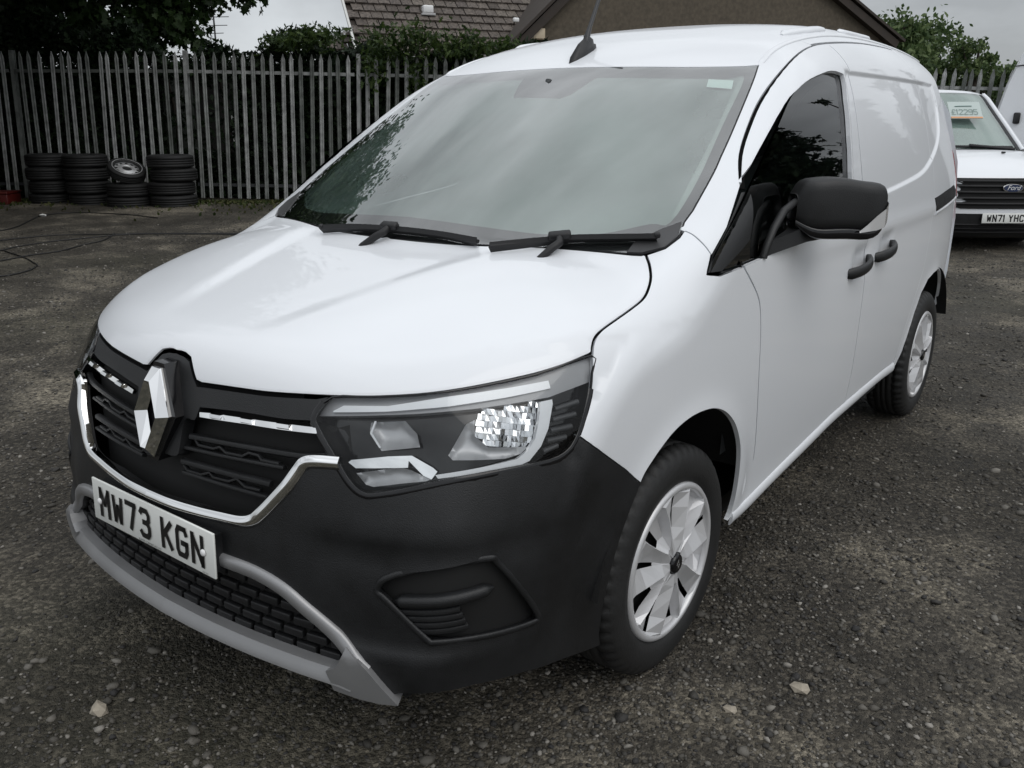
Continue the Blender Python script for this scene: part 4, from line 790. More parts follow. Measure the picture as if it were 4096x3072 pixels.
# faceted main reflector
e1,e2,dd=frame(DL); R0=T['l_refl']; R2=np.stack([R0@e1,R0@e2],1); lo_,hi_=R2.min(0),R2.max(0); nx,ny=15,8
G=[];GF=[]
rr=random.Random(3)
for j in range(ny):
    for i in range(nx):
        cs=[(lo_[0]+(hi_[0]-lo_[0])*(i+a+.25*(j%2)-.12)/nx,lo_[1]+(hi_[1]-lo_[1])*(j+b)/ny) for a,b in((0,0),(1,0),(1,1),(0,1))]
        if not inpoly(np.array([np.mean(cs,0)]),R2)[0]: continue
        Q,_=lift(np.array(cs),(e1,e2,dd),.036,float((R0@dd).mean())); tl=[rr.uniform(-.003,.003) for _ in range(4)]
        Q=np.array([q-dd*t_ for q,t_ in zip(Q,tl)]); k=len(G); G+=[tuple(q) for q in Q]; GF.append((k,k+1,k+2,k+3))
mb=MB(); mb.add(G,GF); a=mb.build('main_reflector',M['reflector'],PR[0]); mb=MB(); mb.add([(-q[0],q[1],q[2]) for q in G],[f[::-1] for f in GF]); mb.build('main_reflector',M['reflector'],PR[1])
# ribs at the outer end
rb=T['l_ribs']
for t_ in (.12,.3,.48,.66,.84):
    a_=along(rb[1:5],t_); b_=along(np.vstack([rb[0],rb[6],rb[5],rb[4]]),t_)
    a=trim('lamp_rib',np.array([b_,(a_+b_)/2,a_]),.006,.006,M['lampdark'],PR[0],both=PR[1],k=2)
# divider fin between the reflectors
c0=T['l_floor'][1]; 
lc_a=panel('lamp_lens',lamp,DL,M['lens'],PR[0],.022,inner=0.,gap=.004,lip=0,skirt=False,drop=0); mirror_mesh('lamp_lens',lc_a.data,PR[1])
iu=[i for i,q in enumerate(lamp) if q[2]>.90]; up_l=lamp[min(iu):max(iu)+1]; lo_l=np.vstack([lamp[max(iu):],lamp[:min(iu)+1]])
trim('lamp_seal',up_l-normal(up_l)*.003,.0025,.003,M['gloss'],PR[0],both=PR[1],k=1); trim('lamp_seal',lo_l-normal(lo_l)*.002,.0075,.003,M['gloss'],PR[0],both=PR[1],k=1)
# lamp side walls
n_=len(lamp); nb=normal(lamp); _dl=np.array(DL)/np.linalg.norm(DL); V=[tuple(v) for v in lamp-nb*.002]+[tuple(v) for v in lamp+_dl*.055]; F=[(i,(i+1)%n_,n_+(i+1)%n_,n_+i) for i in range(n_)]
for sg,par in((1,PR[0]),(-1,PR[1])):
    mb=MB()
    Vs=[(sg*v[0],v[1],v[2]) for v in V]
    up=[f for f in F if lamp[f[0]][2]>.86]; lo=[f for f in F if lamp[f[0]][2]<=.86]
    mb.add(Vs,up,True); mb.mi=1; mb.add(Vs,lo,True); mb.build('lamp_wall',[M['lampgrey'],M['gloss']],par)
# ------------------------------------------------------------------ wheels
def tyre_mesh(mb,R=.326,x0=.795,hw=.097):
    half=[(.222,.080),(.232,.092),(.255,.0985),(.285,.0965),(.305,.088),(.316,.080),(.3215,.072)]
    n=208; prof=[(r*R/.326,x0+x*hw/.0975) for r,x in half]; tread=[(.3245,.062),(.3255,.047),(.319,.045),(.319,.040),(.3258,.038),(.326,.012),(.319,.010),(.319,-.010),(.326,-.012)]
    tread=[(r*R/.326,x0+x*hw/.0975) for r,x in tread]
    full=prof+tread; full=full+[(r,2*x0-x) for r,x in full[::-1]]
    V=[];F=[];k=len(full)
    for j in range(n):
        a=2*math.pi*j/n
        for i,(r,x) in enumerate(full):
            sh=abs(x-x0)>.045*hw/.0975 and r>.310*R/.326
            rr=r-(.009 if (sh and j%4==0) else 0)+(.0012 if abs(r-.272)<.02 else 0)
            z=rr*math.cos(a); y=rr*math.sin(a)
            if z<-.312*R/.326: z=-.312*R/.326-(-.312*R/.326-z)*.25     # flat contact patch
            V.append((x,y,z))
    for j in range(n):
        q=(j+1)%n
        for i in range(k-1): F.append((j*k+i,j*k+i+1,q*k+i+1,q*k+i))
    mb.add(V,F,True); return mb
def cap_mesh(R=.225,xf=.884):
    """five twin spokes split by a thin slit, bright sunken windows between them with a dark slot at one side"""
    V=[];F=[]
    def P(r,deg,h): a=math.radians(deg); return (xf+h,R*r*math.sin(a),R*r*math.cos(a))
    rows=[(.14,.6,30,33,.011,.013,.013,.013),(.29,1.0,27,31,.003,.016,.011,.009),(.45,2.6,22,25,-.008,.016,-.010,-.016),(.70,2.9,20,23,-.012,.014,-.018,-.028),(.89,2.4,20,23,-.007,.009,-.016,-.032),(.945,.8,23,26,.001,.003,.001,.000),(1.0,.8,23,26,-.003,-.003,-.003,-.003)]
    for s in range(5):
        o=72*s; b=len(V); n=8
        for r,sl,ws,we,hs_,hw_,he,hm in rows:
            for a_,h in ((-36,hm),(-we,he),(-ws,hw_),(-sl,hs_),(sl,hs_-.002),(ws,hw_-.003),(we,he),(36,hm)): V.append(P(r,a_+o,h))
        for i in range(len(rows)-1):
            for j in range(n-1):
                if j==3 and i in(2,3): continue            # slit down the middle of the spoke
                if j==6 and i in(2,3): continue                 # dark slot beside the bright window floor
                F.append((b+i*n+j,b+(i+1)*n+j,b+(i+1)*n+j+1,b+i*n+j+1))
        e=len(V)
        for a_ in (-36,-26,-23,-.8,.8,23,26,36): V.append(P(1.0,a_+o,-.02))
        for j in range(n-1): F.append((b+6*n+j,e+j,e+j+1,b+6*n+j+1))
    return V,F
def make_wheel(parent,y,rear=False):
    mb=MB(); tyre_mesh(mb); w=mb.build('wheel',M['tyre'],parent)
    V,F=cap_mesh(); bm=bmesh.new(); vs_=[bm.verts.new(v) for v in V]
    for f in F:
        try: bm.faces.new([vs_[i] for i in f])
        except ValueError: pass
    bmesh.ops.remove_doubles(bm,verts=bm.verts[:],dist=1e-5); 
    bmesh.ops.recalc_face_normals(bm,faces=bm.faces[:]); me=bpy.data.meshes.new('hubcap'); bm.to_mesh(me); bm.free(); me.materials.append(M['hub']); c=link('hubcap',me,w)

    mb=MB(); mb.lathe([(.2045,.876),(.2065,.8875),(.212,.8905),(.220,.8895),(.2255,.883),(.227,.868)],96); mb.build('hubcap_rim',M['hub'],w)
    mb=MB(); mb.lathe([(.0001,.842),(.221,.842),(.223,.80),(.223,.70)],48); mb.build('wheel_inside',M['liner'],w)
    mb=MB(); mb.lathe([(.0001,.9045),(.022,.9045),(.026,.9025),(.0285,.898),(.029,.888)],32); e_=mb.build('hub_emblem',M['gloss'],w)
    mb=MB(); D=[(0,.015),(.009,0),(0,-.015),(-.009,0)]; I=[(a*.45,b*.45) for a,b in D]
    mb.add([(.9048,a,b) for a,b in D]+[(.9048,a,b) for a,b in I]+[(.9060,(a+c_)/2,(b+d)/2) for (a,b),(c_,d) in zip(D,I)],[(i,(i+1)%4,8+(i+1)%4,8+i) for i in range(4)]+[(8+i,8+(i+1)%4,4+(i+1)%4,4+i) for i in range(4)]); mb.build('emblem_diamond',M['reflector'],w)
    return w
w=make_wheel(VAN,0); w.location=(0,0,.314); w.rotation_euler=(0,0,0)
RZ=lambda o,a:setattr(o,'rotation_euler',a)
def wheel_copy(loc,spin,mir):
    c=w.copy(); COL.objects.link(c); c.parent=VAN; c.location=loc; c.rotation_euler=(spin,0,math.pi if mir else 0)
    for ch in list(w.children):
        d=ch.copy(); COL.objects.link(d); d.parent=c
    return c
wheel_copy((-.004,2.716,.314),math.radians(48),False); wheel_copy((0,0,.314),0,True); wheel_copy((0,2.716,.314),1,True)
# spin must not lift the flat contact patch: keep the patch by spinning only the trim
for o in [q for q in VAN.children if q.name.startswith('wheel')]:
    s=o.rotation_euler.x; o.rotation_euler.x=0
    for ch in o.children: ch.rotation_euler.x=s
w.rotation_euler.z=math.radians(-1.5)
# wheel-arch liners and underbody
for s in(1,-1):
    for y0,rr in((0,.44),(2.716,.455)):
        mb=MB(); n=20; V=[];F=[]
        for i in range(n+1):
            a=math.pi*(.10+.85*i/n); V+=[(s*.50,y0+rr*math.cos(a),.316+rr*math.sin(a)),(s*.895,y0+rr*math.cos(a)*.985,.316+rr*math.sin(a)*.985)]
        for i in range(n): F.append((2*i,2*i+1,2*i+3,2*i+2))
        V+=[(s*.50,y0,.316)]; F+=[(2*i,2*i+2,len(V)-1) for i in range(n)]
        mb.add(V,F,True); mb.build('arch_liner',M['liner'],VAN)
mb=MB(); mb.box((0,1.35,.27),(1.60,1.78,.06)); mb.box((0,-.62,.27),(1.30,.40,.05)); mb.box((0,0,.33),(.95,.9,.1)); mb.box((0,2.75,.40),(.95,1.1,.1))
for s in(1,-1): mb.tube([(s*.45,0,.30),(s*.72,0,.31)],.03); mb.tube([(s*.35,2.716,.30),(s*.74,2.716,.31)],.04)
mb.build('underbody',M['liner'],VAN)
# ------------------------------------------------------------------ door mirrors
def mirror_shell(s,lower=False):
    nt_,nc=22,28; V=[];F=[]
    A=np.array([.902,.575,0]);Bq=np.array([1.098,.800,0]); ax=Bq-A; ax/=np.linalg.norm(ax); fwd=np.array([ax[1],-ax[0],0])
    zt=Cur([0,.06,.15,.4,.75,.92,1],[1.270,1.297,1.309,1.313,1.299,1.287,1.268]); zb=Cur([0,.1,.3,.6,.85,1],[1.185,1.168,1.160,1.158,1.160,1.192]); th=Cur([0,.1,.3,.7,.92,1],[.055,.085,.10,.095,.075,.04])
    for i in range(nt_):
        t=i/(nt_-1); t=.5-.5*math.cos(math.pi*t); z1,z0,d=[float(q(np.array([t]))[0]) for q in(zt,zb,th)]
        if lower: z1=z0+.012; z0=z0-.016-.010*math.sin(math.pi*min(1,t*1.02)); d*=.97
        e=1-.10*(max(0,1-t/.06)+max(0,(t-.94)/.06)); c=A+(Bq-A)*t
        zm=(z0+z1)/2
        for k in range(nc):
            a=2*math.pi*k/nc; cx,cz=math.cos(a),math.sin(a); ex=.5
            u=math.copysign(abs(cx)**ex,cx); v=math.copysign(abs(cz)**.45,cz)
            f=(u*.5+.5)*d*1.0; f=f if u>0 else f*.9
            p=c+fwd*(f-d*.25); V.append((s*p[0],p[1],zm+v*(z1-z0)/2*e))
    for i in range(nt_-1):
        for k in range(nc): F.append((i*nc+k,i*nc+(k+1)%nc,(i+1)*nc+(k+1)%nc,(i+1)*nc+k))
    F.append(tuple(range(nc))); F.append(tuple(range((nt_-1)*nc,nt_*nc))[::-1])
    if s>0: F=[f[::-1] for f in F]
    return V,F
for s in(1,-1):
    V,F=mirror_shell(s); mb=MB(); mb.add(V,F,True); mr=mb.build('door_mirror',M['plastic'],VAN)
    V,F=mirror_shell(s,True); mb=MB(); mb.add(V,F,True); mb.build('mirror_lower_shell',M['gloss'],mr)
    ax=np.array([.657,.754,0]); fwd=np.array([.754,-.657,0]); Bq=np.array([1.098,.800,0])
    def mp_(t,f,z): q=np.array([.902,.575,0])+(Bq-np.array([.902,.575,0]))*t+fwd*f; return (s*q[0],q[1],z)
    # indicator: clear wedge that wraps the outer lower corner
    up_=[(.62,1.160),(.72,1.182),(.82,1.204),(.92,1.222),(.99,1.236),(1.012,1.240)]; lw_=[(.62,1.156),(.72,1.159),(.82,1.161),(.92,1.168),(.99,1.184),(1.012,1.192)]
    thk=lambda t:.75*float(np.interp(t,[0,.3,.7,.92,1.0,1.02],[.055,.10,.095,.075,.042,.012]))+.0035
    up_=[tuple(v) for v in resample(np.array(up_),.02,False)]; lw_=[(t,float(np.interp(t,[a for a,b in lw_],[b for a,b in lw_]))) for t,z in up_]; n_=len(up_)
    V=[mp_(t,thk(t)+.004,z) for t,z in up_]+[mp_(t,thk(t)+.006,z) for t,z in lw_]; V+=[mp_(1.012,-.01,1.236),mp_(1.012,-.01,1.194)]
    F=[(i,i+1,n_+i+1,n_+i) for i in range(n_-1)]+[(n_-1,2*n_,2*n_+1,2*n_-1)]
    if s<0: F=[f[::-1] for f in F]
    mb=MB(); mb.add(V,F); mb.build('mirror_indicator',M['indic'],mr)
    # mirror pane (faces rearward)
    q=[(.08,1.285),(.5,1.30),(.93,1.275),(.95,1.20),(.85,1.16),(.1,1.165)]
    mb=MB(); mb.add([mp_(t,-.0275,z) for t,z in q],[tuple(range(6)) if s<0 else tuple(range(6))[::-1]]); mb.build('mirror_pane',M['chrome'],mr)
    # foot: low wing from the door to the housing plus the curved upright
    fo=[(.905,.36,1.098),(.905,.58,1.112),(1.00,.66,1.150),(.93,.58,1.150)]
    V=[(.900,.39,1.098),(.900,.64,1.112),(1.03,.745,1.142),(.960,.575,1.128),(.905,.42,1.140),(.905,.62,1.172),(1.03,.745,1.172),(.955,.580,1.172)]
    V=[(s*a,b,c) for a,b,c in V]; F=[(0,3,2,1),(4,5,6,7),(0,4,7,3),(3,7,6,2),(2,6,5,1),(1,5,4,0)]
    mb=MB(); mb.add(V,F if s>0 else [f[::-1] for f in F]); mb.tube([(s*.908,.385,1.100),(s*.911,.395,1.13),(s*.915,.43,1.18),(s*.918,.485,1.222),(s*.925,.56,1.245),(s*.935,.60,1.245)],[.012,.012,.012,.012,.011,.010],8); mb.build('mirror_foot',M['plastic'],mr)
# ------------------------------------------------------------------ handles
for key,y0,y1,z in(('h',1.175,1.415,.962),('h',1.50,1.735,.982)):
    L_=[]
    for i in range(15):
        t=i/14; o=.040*math.sin(math.pi*min(max(t,0),1))**.55; y=y0+(y1-y0)*t; L_.append((y,z-.018+.03*t,o))
    for s in(1,-1):
        mb=MB(); pts=[]
        for y,zz,o in L_:
            pts.append((s*(.915+o-.006),y,zz))
        V=[];F=[];n=10
        for i,p in enumerate(pts):
            hh=.021 if 0<i<14 else .015; tt=.011
            for k in range(n):
                a=2*math.pi*k/n; V.append((p[0]+s*tt*math.cos(a),p[1],p[2]+hh*math.sin(a)))
        for i in range(14):
            for k in range(n): F.append((i*n+k,i*n+(k+1)%n,(i+1)*n+(k+1)%n,(i+1)*n+k))
        F=[f if s<0 else f[::-1] for f in F]; mb.add(V,F,True); mb.build('door_handle',M['plastic'],VAN)
# ------------------------------------------------------------------ wipers
for key,arm,s0 in(('wip1','wiparm1',0),('wip2','wiparm2',0)):
    P=smoothline(T[key],6); nn=normal(P)
    wp=empty('w') if 0 else None
    mb=MB(); mb.tube(P-nn*.006,[.006]*len(P),8); mb.add([tuple(q) for q in P+nn*.006]+[tuple(q) for q in P-nn*.0+[0,-.006,-.008]]+[tuple(q) for q in P-nn*.022],[(i,i+1,len(P)+i+1,len(P)+i) for i in range(len(P)-1)]+[(len(P)+i,len(P)+i+1,2*len(P)+i+1,2*len(P)+i) for i in range(len(P)-1)]); bl=mb.build('wiper',M['blade'],VAN)
    i=int(len(P)*(.52 if key=='wip1' else .46)); c=P[i]; t=P[i+1]-P[i-1]; ang=math.atan2(t[1],t[0])
    R3=Matrix(((t/np.linalg.norm(t)).tolist(),(np.cross(nn[i],t/np.linalg.norm(t))).tolist(),nn[i].tolist())).transposed()
    mb=MB(); mb.box(tuple(c+nn[i]*.006),(.060,.024,.020),R3,bev=.006); mb.build('wiper_clip',M['blade'],bl); mb=MB(); mb.box(tuple(P[-1] if key=='wip1' else P[0]),(.016,.014,.014),R3,bev=.004); mb.build('wiper_end_cap',M['blade'],bl)
    p0=c+nn[i]*.004; tt=t/np.linalg.norm(t); dn=np.cross(nn[i],tt); sgn=-1
    a1=p0-dn*.045*np.sign(dn[1]) -nn[i]*.004; a2=p0-dn*.075*np.sign(dn[1])-tt*.06-nn[i]*.020; a3=a2-tt*.05-dn*.015*np.sign(dn[1])-nn[i]*.035
    mb=MB(); mb.tube([p0,p0-dn*.03*np.sign(dn[1]),a1-tt*.02,a2,a3],[.010,.011,.011,.010,.012],8); mb.build('wiper_arm',M['blade'],bl)
# cowl strip at the foot of the screen
P=smoothline(np.array([(0,-.178,1.146),(.25,-.158,1.146),(.544,-.060,1.140),(.70,-.008,1.143)]),5)
trim('cowl_strip',P-normal(P)*.006,.012,.004,M['plastic'],VAN,join=True,k=1)
# ------------------------------------------------------------------ aerial
mb=MB()
zr=lambda y:float(on([(0,y,1.9)],0.,(0,0,-1))[0,2])
bs=[(0,.738),(.016,.765),(.026,.81),(.026,.86),(.016,.895),(0,.905)]
ringb=bs+[(-a,b) for a,b in bs[1:-1]][::-1]
lv=[(1.0,0.,-.004),(.94,.0,.012),(.60,.02,.030),(.34,.035,.052),(.22,.02,.062)]
V=[];F=[]
for k,dy,dz in lv:
    for a,b in ringb: V.append((a*k,.83+(b-.83)*k*(1 if k>.5 else 1)+dy,zr(b)*(1 if k>.9 else 0)+(0 if k>.9 else zr(.83))+dz))
n=len(ringb)
for i in range(len(lv)-1):
    for k in range(n): F.append((i*n+k,i*n+(k+1)%n,(i+1)*n+(k+1)%n,(i+1)*n+k))
F.append(tuple(range((len(lv)-1)*n,len(lv)*n))); mb.add(V,F,True); mb.build('aerial_base',M['plastic'],VAN)
mb=MB(); mb.tube([(0,.838,1.715),(0,.853,1.752),(0,.872,1.79),(0,.93,1.892),(0,.985,1.985)],[.013,.0115,.0075,.0068,.006],8); mb.build('aerial_mast',mat('aerial_mast_plastic',(.035,.036,.038),.45),VAN)
# ------------------------------------------------------------------ cabin
M['bulk']=mat('white_bulkhead',(.75,.76,.75),.5)
mb=MB(); mb.add([(-.72,.0,1.13),(.72,.0,1.13),(.74,.20,1.115),(.74,.50,1.10),(-.74,.50,1.10),(-.74,.20,1.115),(.70,.62,1.05),(-.70,.62,1.05),(.70,.62,.75),(-.70,.62,.75)],[(0,1,2,5),(5,2,3,4),(4,3,6,7),(7,6,8,9)]); mb.box((-.36,.46,1.125),(.34,.16,.06),bev=.02); mb.build('dashboard',M['cabin'],VAN)
mb=MB(); R_=Matrix.Rotation(math.radians(62),4,'X'); n=32
pts=[Matrix.Translation((-.36,.66,1.08))@Matrix.Rotation(math.radians(-28),4,'X')@Vector((.185*math.cos(a),0,.185*math.sin(a))) for a in np.linspace(0,2*math.pi,n+1)]
mb.tube(pts,.016,8,cap=False); cc=Matrix.Translation((-.36,.66,1.08))@Matrix.Rotation(math.radians(-28),4,'X')
for a in(0,math.pi,-math.pi/2): mb.tube([cc@Vector((0,0,0)),cc@Vector((.18*math.cos(a),0,.18*math.sin(a)))],.018,6)
mb.box((-.36,.665,1.08),(.12,.05,.10),(math.radians(-28),0,0),bev=.02); mb.build('steering_wheel',M['gloss'],VAN)
for x in(-.36,.36):
    mb=MB(); mb.box((x,1.05,.68),(.48,.52,.18),(math.radians(6),0,0),bev=.06); mb.box((x,1.30,1.02),(.46,.15,.62),(math.radians(-14),0,0),bev=.06); mb.box((x,1.395,1.42),(.26,.10,.19),(math.radians(-8),0,0),bev=.04)
    for q in(-.05,.05): mb.tube([(x+q,1.37,1.25),(x+q,1.39,1.40)],.007,6)
    mb.build('seat',M['seat'],VAN)
mb=MB(); mb.add([(-.85,1.52,.3),(.85,1.52,.3),(.84,1.52,1.2),(.72,1.52,1.70),(-.72,1.52,1.70),(-.84,1.52,1.2)],[(0,1,2,3,4,5)]); mb.build('bulkhead',M['bulk'],VAN)
mb=MB(); mb.add([(-.62,.80,1.615),(.62,.80,1.615),(.60,1.6,1.72),(-.60,1.6,1.72)],[(0,1,2,3)]); mb.build('headliner',M['headliner'],VAN)
for s in(1,-1):
    mb=MB(); mb.tube([(s*.735,.20,1.20),(s*.70,.50,1.40),(s*.635,.83,1.60)],.028,8); mb.build('pillar_trim',M['headliner'],VAN)
    mb=MB(); mb.add([(s*.84,.35,.5),(s*.84,1.5,.5),(s*.85,1.5,1.10),(s*.85,.35,1.06),(s*.80,.35,1.08),(s*.80,1.5,1.12)],[(0,1,2,3)]); mb.build('door_lining',M['cabin'],VAN)
mb=MB(); mb.box((0,.60,1.50),(.22,.03,.07),(math.radians(15),0,0),bev=.012); mb.tube([(0,.60,1.54),(0,.62,1.60)],.012); mb.build('interior_mirror',M['cabin'],VAN)
mb=MB(); mb.box((0,.9,.45),(1.55,1.5,.04)); mb.build('cabin_floor',M['liner'],VAN)
# ------------------------------------------------------------------ yard: ground, gravel, cables, stones
def zg(x,y):
    d=(x-CAM[0])*FW[0]+(y-CAM[1])*FW[1]
    r=np.sin(x*2.1+y*.7)*np.sin(y*1.7-x*.4)*.007+np.sin(x*.63-1+y*.9)*.010
    near=np.exp(-((np.abs(x)-.0)/1.6)**4-((y-1.2)/3.2)**4)      # level where the van stands
    return .13*sst(9.,14.6,d)+r*(1-near)*sst(0,1,np.hypot(x,y)/3)-.004
def ground_mat():
    m=bpy.data.materials.new('gravel_ground'); m.use_nodes=True; t=m.node_tree; b=t.nodes['Principled BSDF']; L=t.links.new
    def nd(k,**a):
        n=t.nodes.new(k)
        for q,v in a.items():
            if hasattr(n,q): setattr(n,q,v)
            else: n.inputs[q.replace('_',' ')].default_value=v
        return n
    g=nd('ShaderNodeNewGeometry')
    n1=nd('ShaderNodeTexNoise',Scale=.8,Detail=6,Roughness=.6); n2=nd('ShaderNodeTexNoise',Scale=2.6,Detail=6,Roughness=.62); n3=nd('ShaderNodeTexNoise',Scale=55,Detail=5,Roughness=.7); n4=nd('ShaderNodeTexNoise',Scale=.23,Detail=3)
    v=nd('ShaderNodeTexVoronoi',Scale=85.); v2=nd('ShaderNodeTexVoronoi',Scale=190.)
    for n in(n1,n2,n3,n4,v,v2): L(g.outputs['Position'],n.inputs['Vector'])
    r=nd('ShaderNodeValToRGB'); e=r.color_ramp.elements; e[0].position=.36; e[0].color=(.024,.0205,.0145,1); e[1].position=.62; e[1].color=(.175,.155,.120,1)
    q=e.new(.5); q.color=(.060,.053,.042,1)
    ad=nd('ShaderNodeMath',operation='ADD'); m1=nd('ShaderNodeMath',operation='MULTIPLY'); m1.inputs[1].default_value=.66; m2=nd('ShaderNodeMath',operation='MULTIPLY'); m2.inputs[1].default_value=.34
    L(n1.outputs[0],m1.inputs[0]); L(n2.outputs[0],m2.inputs[0]); L(m1.outputs[0],ad.inputs[0]); L(m2.outputs[0],ad.inputs[1]); L(ad.outputs[0],r.inputs[0])
    r3=nd('ShaderNodeMapRange',From_Min=.3,From_Max=.72,To_Min=.45,To_Max=1.6); L(n3.outputs[0],r3.inputs['Value'])
    s=nd('ShaderNodeVectorMath',operation='SCALE'); L(r.outputs[0],s.inputs[0]); L(r3.outputs[0],s.inputs['Scale'])
    # individual chips
    bw=nd('ShaderNodeRGBToBW'); L(v.outputs['Color'],bw.inputs[0]); pw=nd('ShaderNodeMath',operation='POWER'); pw.inputs[1].default_value=3.2; L(bw.outputs[0],pw.inputs[0])
    mr=nd('ShaderNodeMapRange',From_Min=.0,From_Max=.5,To_Min=.72,To_Max=2.1); L(pw.outputs[0],mr.inputs['Value'])
    s2=nd('ShaderNodeVectorMath',operation='SCALE'); L(s.outputs[0],s2.inputs[0]); L(mr.outputs[0],s2.inputs['Scale'])
    # mossy tint in places
    mo=nd('ShaderNodeMapRange',From_Min=.55,From_Max=.72,To_Min=0,To_Max=.55); L(n4.outputs[0],mo.inputs['Value'])
    mx=nd('ShaderNodeMixRGB'); mx.inputs[2].default_value=(.034,.036,.016,1); L(mo.outputs[0],mx.inputs[0]); L(s2.outputs[0],mx.inputs[1])
    L(mx.outputs[0],b.inputs['Base Color'])
    rr=nd('ShaderNodeMapRange',From_Min=.35,From_Max=.65,To_Min=.62,To_Max=.9); L(n2.outputs[0],rr.inputs['Value']); L(rr.outputs[0],b.inputs['Roughness'])
    h=nd('ShaderNodeMath',operation='ADD'); i1=nd('ShaderNodeMath',operation='MULTIPLY'); i1.inputs[1].default_value=-.6; L(v.outputs['Distance'],i1.inputs[0]); L(i1.outputs[0],h.inputs[0]); L(n3.outputs[0],h.inputs[1])
    h2=nd('ShaderNodeMath',operation='ADD'); i2=nd('ShaderNodeMath',operation='MULTIPLY'); i2.inputs[1].default_value=-.35; L(v2.outputs['Distance'],i2.inputs[0]); L(i2.outputs[0],h2.inputs[0]); L(h.outputs[0],h2.inputs[1])
    bp=nd('ShaderNodeBump',Strength=.9,Distance=.018); L(h2.outputs[0],bp.inputs['Height']); L(bp.outputs[0],b.inputs['Normal']); b.inputs['Specular IOR Level'].default_value=.35
    return m
gx=np.concatenate([[-300,-150,-80,-45],np.linspace(-26,20,185),[30,45,80,150,300]]); gy=np.concatenate([[-300,-120,-40,-12],np.linspace(-6,26,129),[35,50,80,150,320]])
X,Y=np.meshgrid(gx,gy); Zz=zg(X.ravel(),Y.ravel())
V=np.stack([X.ravel(),Y.ravel(),Zz],1); nx_=len(gx); ii=np.arange(len(gy)-1)[:,None]*nx_+np.arange(nx_-1)[None]; a=ii.ravel()
tri=np.concatenate([np.stack([a,a+1,a+nx_+1],1),np.stack([a,a+nx_+1,a+nx_],1)])
gnd=fast_mesh('ground',V,tri,ground_mat(),None,True); tag(gnd,kind='structure')
# loose stones
def stone_mat():
    m=bpy.data.materials.new('gravel_stones'); m.use_nodes=True; t=m.node_tree; b=t.nodes['Principled BSDF']
    g=t.nodes.new('ShaderNodeNewGeometry'); r=t.nodes.new('ShaderNodeValToRGB'); e=r.color_ramp.elements
    e[0].position=0; e[0].color=(.022,.021,.021,1); e[1].position=1; e[1].color=(.30,.28,.25,1)
    for p,c_ in((.35,(.048,.044,.037,1)),(.6,(.082,.075,.063,1)),(.86,(.135,.125,.108,1)),(.965,(.21,.195,.17,1))): q=e.new(p); q.color=c_
    t.links.new(g.outputs['Random Per Island'],r.inputs[0]); t.links.new(r.outputs[0],b.inputs['Base Color']); b.inputs['Roughness'].default_value=.75
    n=t.nodes.new('ShaderNodeTexNoise'); n.inputs['Scale'].default_value=160; bp=t.nodes.new('ShaderNodeBump'); bp.inputs['Strength'].default_value=.4; bp.inputs['Distance'].default_value=.003
    t.links.new(g.outputs['Position'],n.inputs['Vector']); t.links.new(n.outputs[0],bp.inputs['Height']); t.links.new(bp.outputs[0],b.inputs['Normal']); return m
bm=bmesh.new(); bmesh.ops.create_icosphere(bm,subdivisions=1,radius=1); bm.verts.index_update(); IV=np.array([v.co[:] for v in bm.verts]); IF=np.array([[v.index for v in f.verts] for f in bm.faces]); bm.free()
SHAPES=[]
for k in range(14):
    q=IV*(1+RNG.normal(0,.20,(len(IV),1)))*np.array([1,RNG.uniform(.6,.95),RNG.uniform(.38,.65)]); c_=RNG.normal(0,1,3); c_/=np.linalg.norm(c_); dd_=q@c_; q-=np.outer(np.maximum(dd_-.55,0),c_); SHAPES.append(q)
def stones(N,dmin,dmax,fx,base,slope,amax,smin):
    d=np.exp(RNG.uniform(np.log(dmin),np.log(dmax),N)); th=YAW+RNG.uniform(-.66,.62,N); x=CAM[0]+np.sin(th)*d; y=CAM[1]+np.cos(th)*d
    pn=np.sin(x*1.3+2)*np.sin(y*1.1-.5)+np.sin(x*2.9-y*1.7)*.6+RNG.normal(0,.7,N)
    k=pn>-.35; x,y,d=x[k],y[k],d[k]
    s=np.clip(np.exp(RNG.normal(np.log(base),.42,len(x)))+slope*d*RNG.uniform(.5,1.2,len(x)),smin,amax)
    sh=RNG.integers(0,len(SHAPES),len(x)); rz=RNG.uniform(0,6.28,len(x)); B_=np.stack(SHAPES)[sh]*s[:,None,None]*.5
    c_,s_=np.cos(rz)[:,None],np.sin(rz)[:,None]; XX=B_[:,:,0]*c_-B_[:,:,1]*s_+x[:,None]; YY=B_[:,:,0]*s_+B_[:,:,1]*c_+y[:,None]
    tz=RNG.normal(0,.15,(len(x),2)); ZZ=B_[:,:,2]+B_[:,:,0]*tz[:,:1]+B_[:,:,1]*tz[:,1:]+(zg(x,y)+s*.10)[:,None]
    V=np.stack([XX,YY,ZZ],2).reshape(-1,3); F=(IF[None]+(np.arange(len(x))*len(IV))[:,None,None]).reshape(-1,3); return V,F
SM=stone_mat()
Va,Fa=stones(62000,1.15,13,0,.0075,.0014,.032,.005); Vb,Fb=stones(7500,1.3,12,0,.0145,.0016,.05,.01)
gv=fast_mesh('gravel',np.vstack([Va,Vb]),np.vstack([Fa,Fb+len(Va)]),SM); tag(gv,'loose grey gravel scattered over the dark yard','gravel',kind='stuff')
bigm=mat('pale_stone',(.34,.30,.24),.85,var=.15,vscale=30,bump=.5,bscale=60)
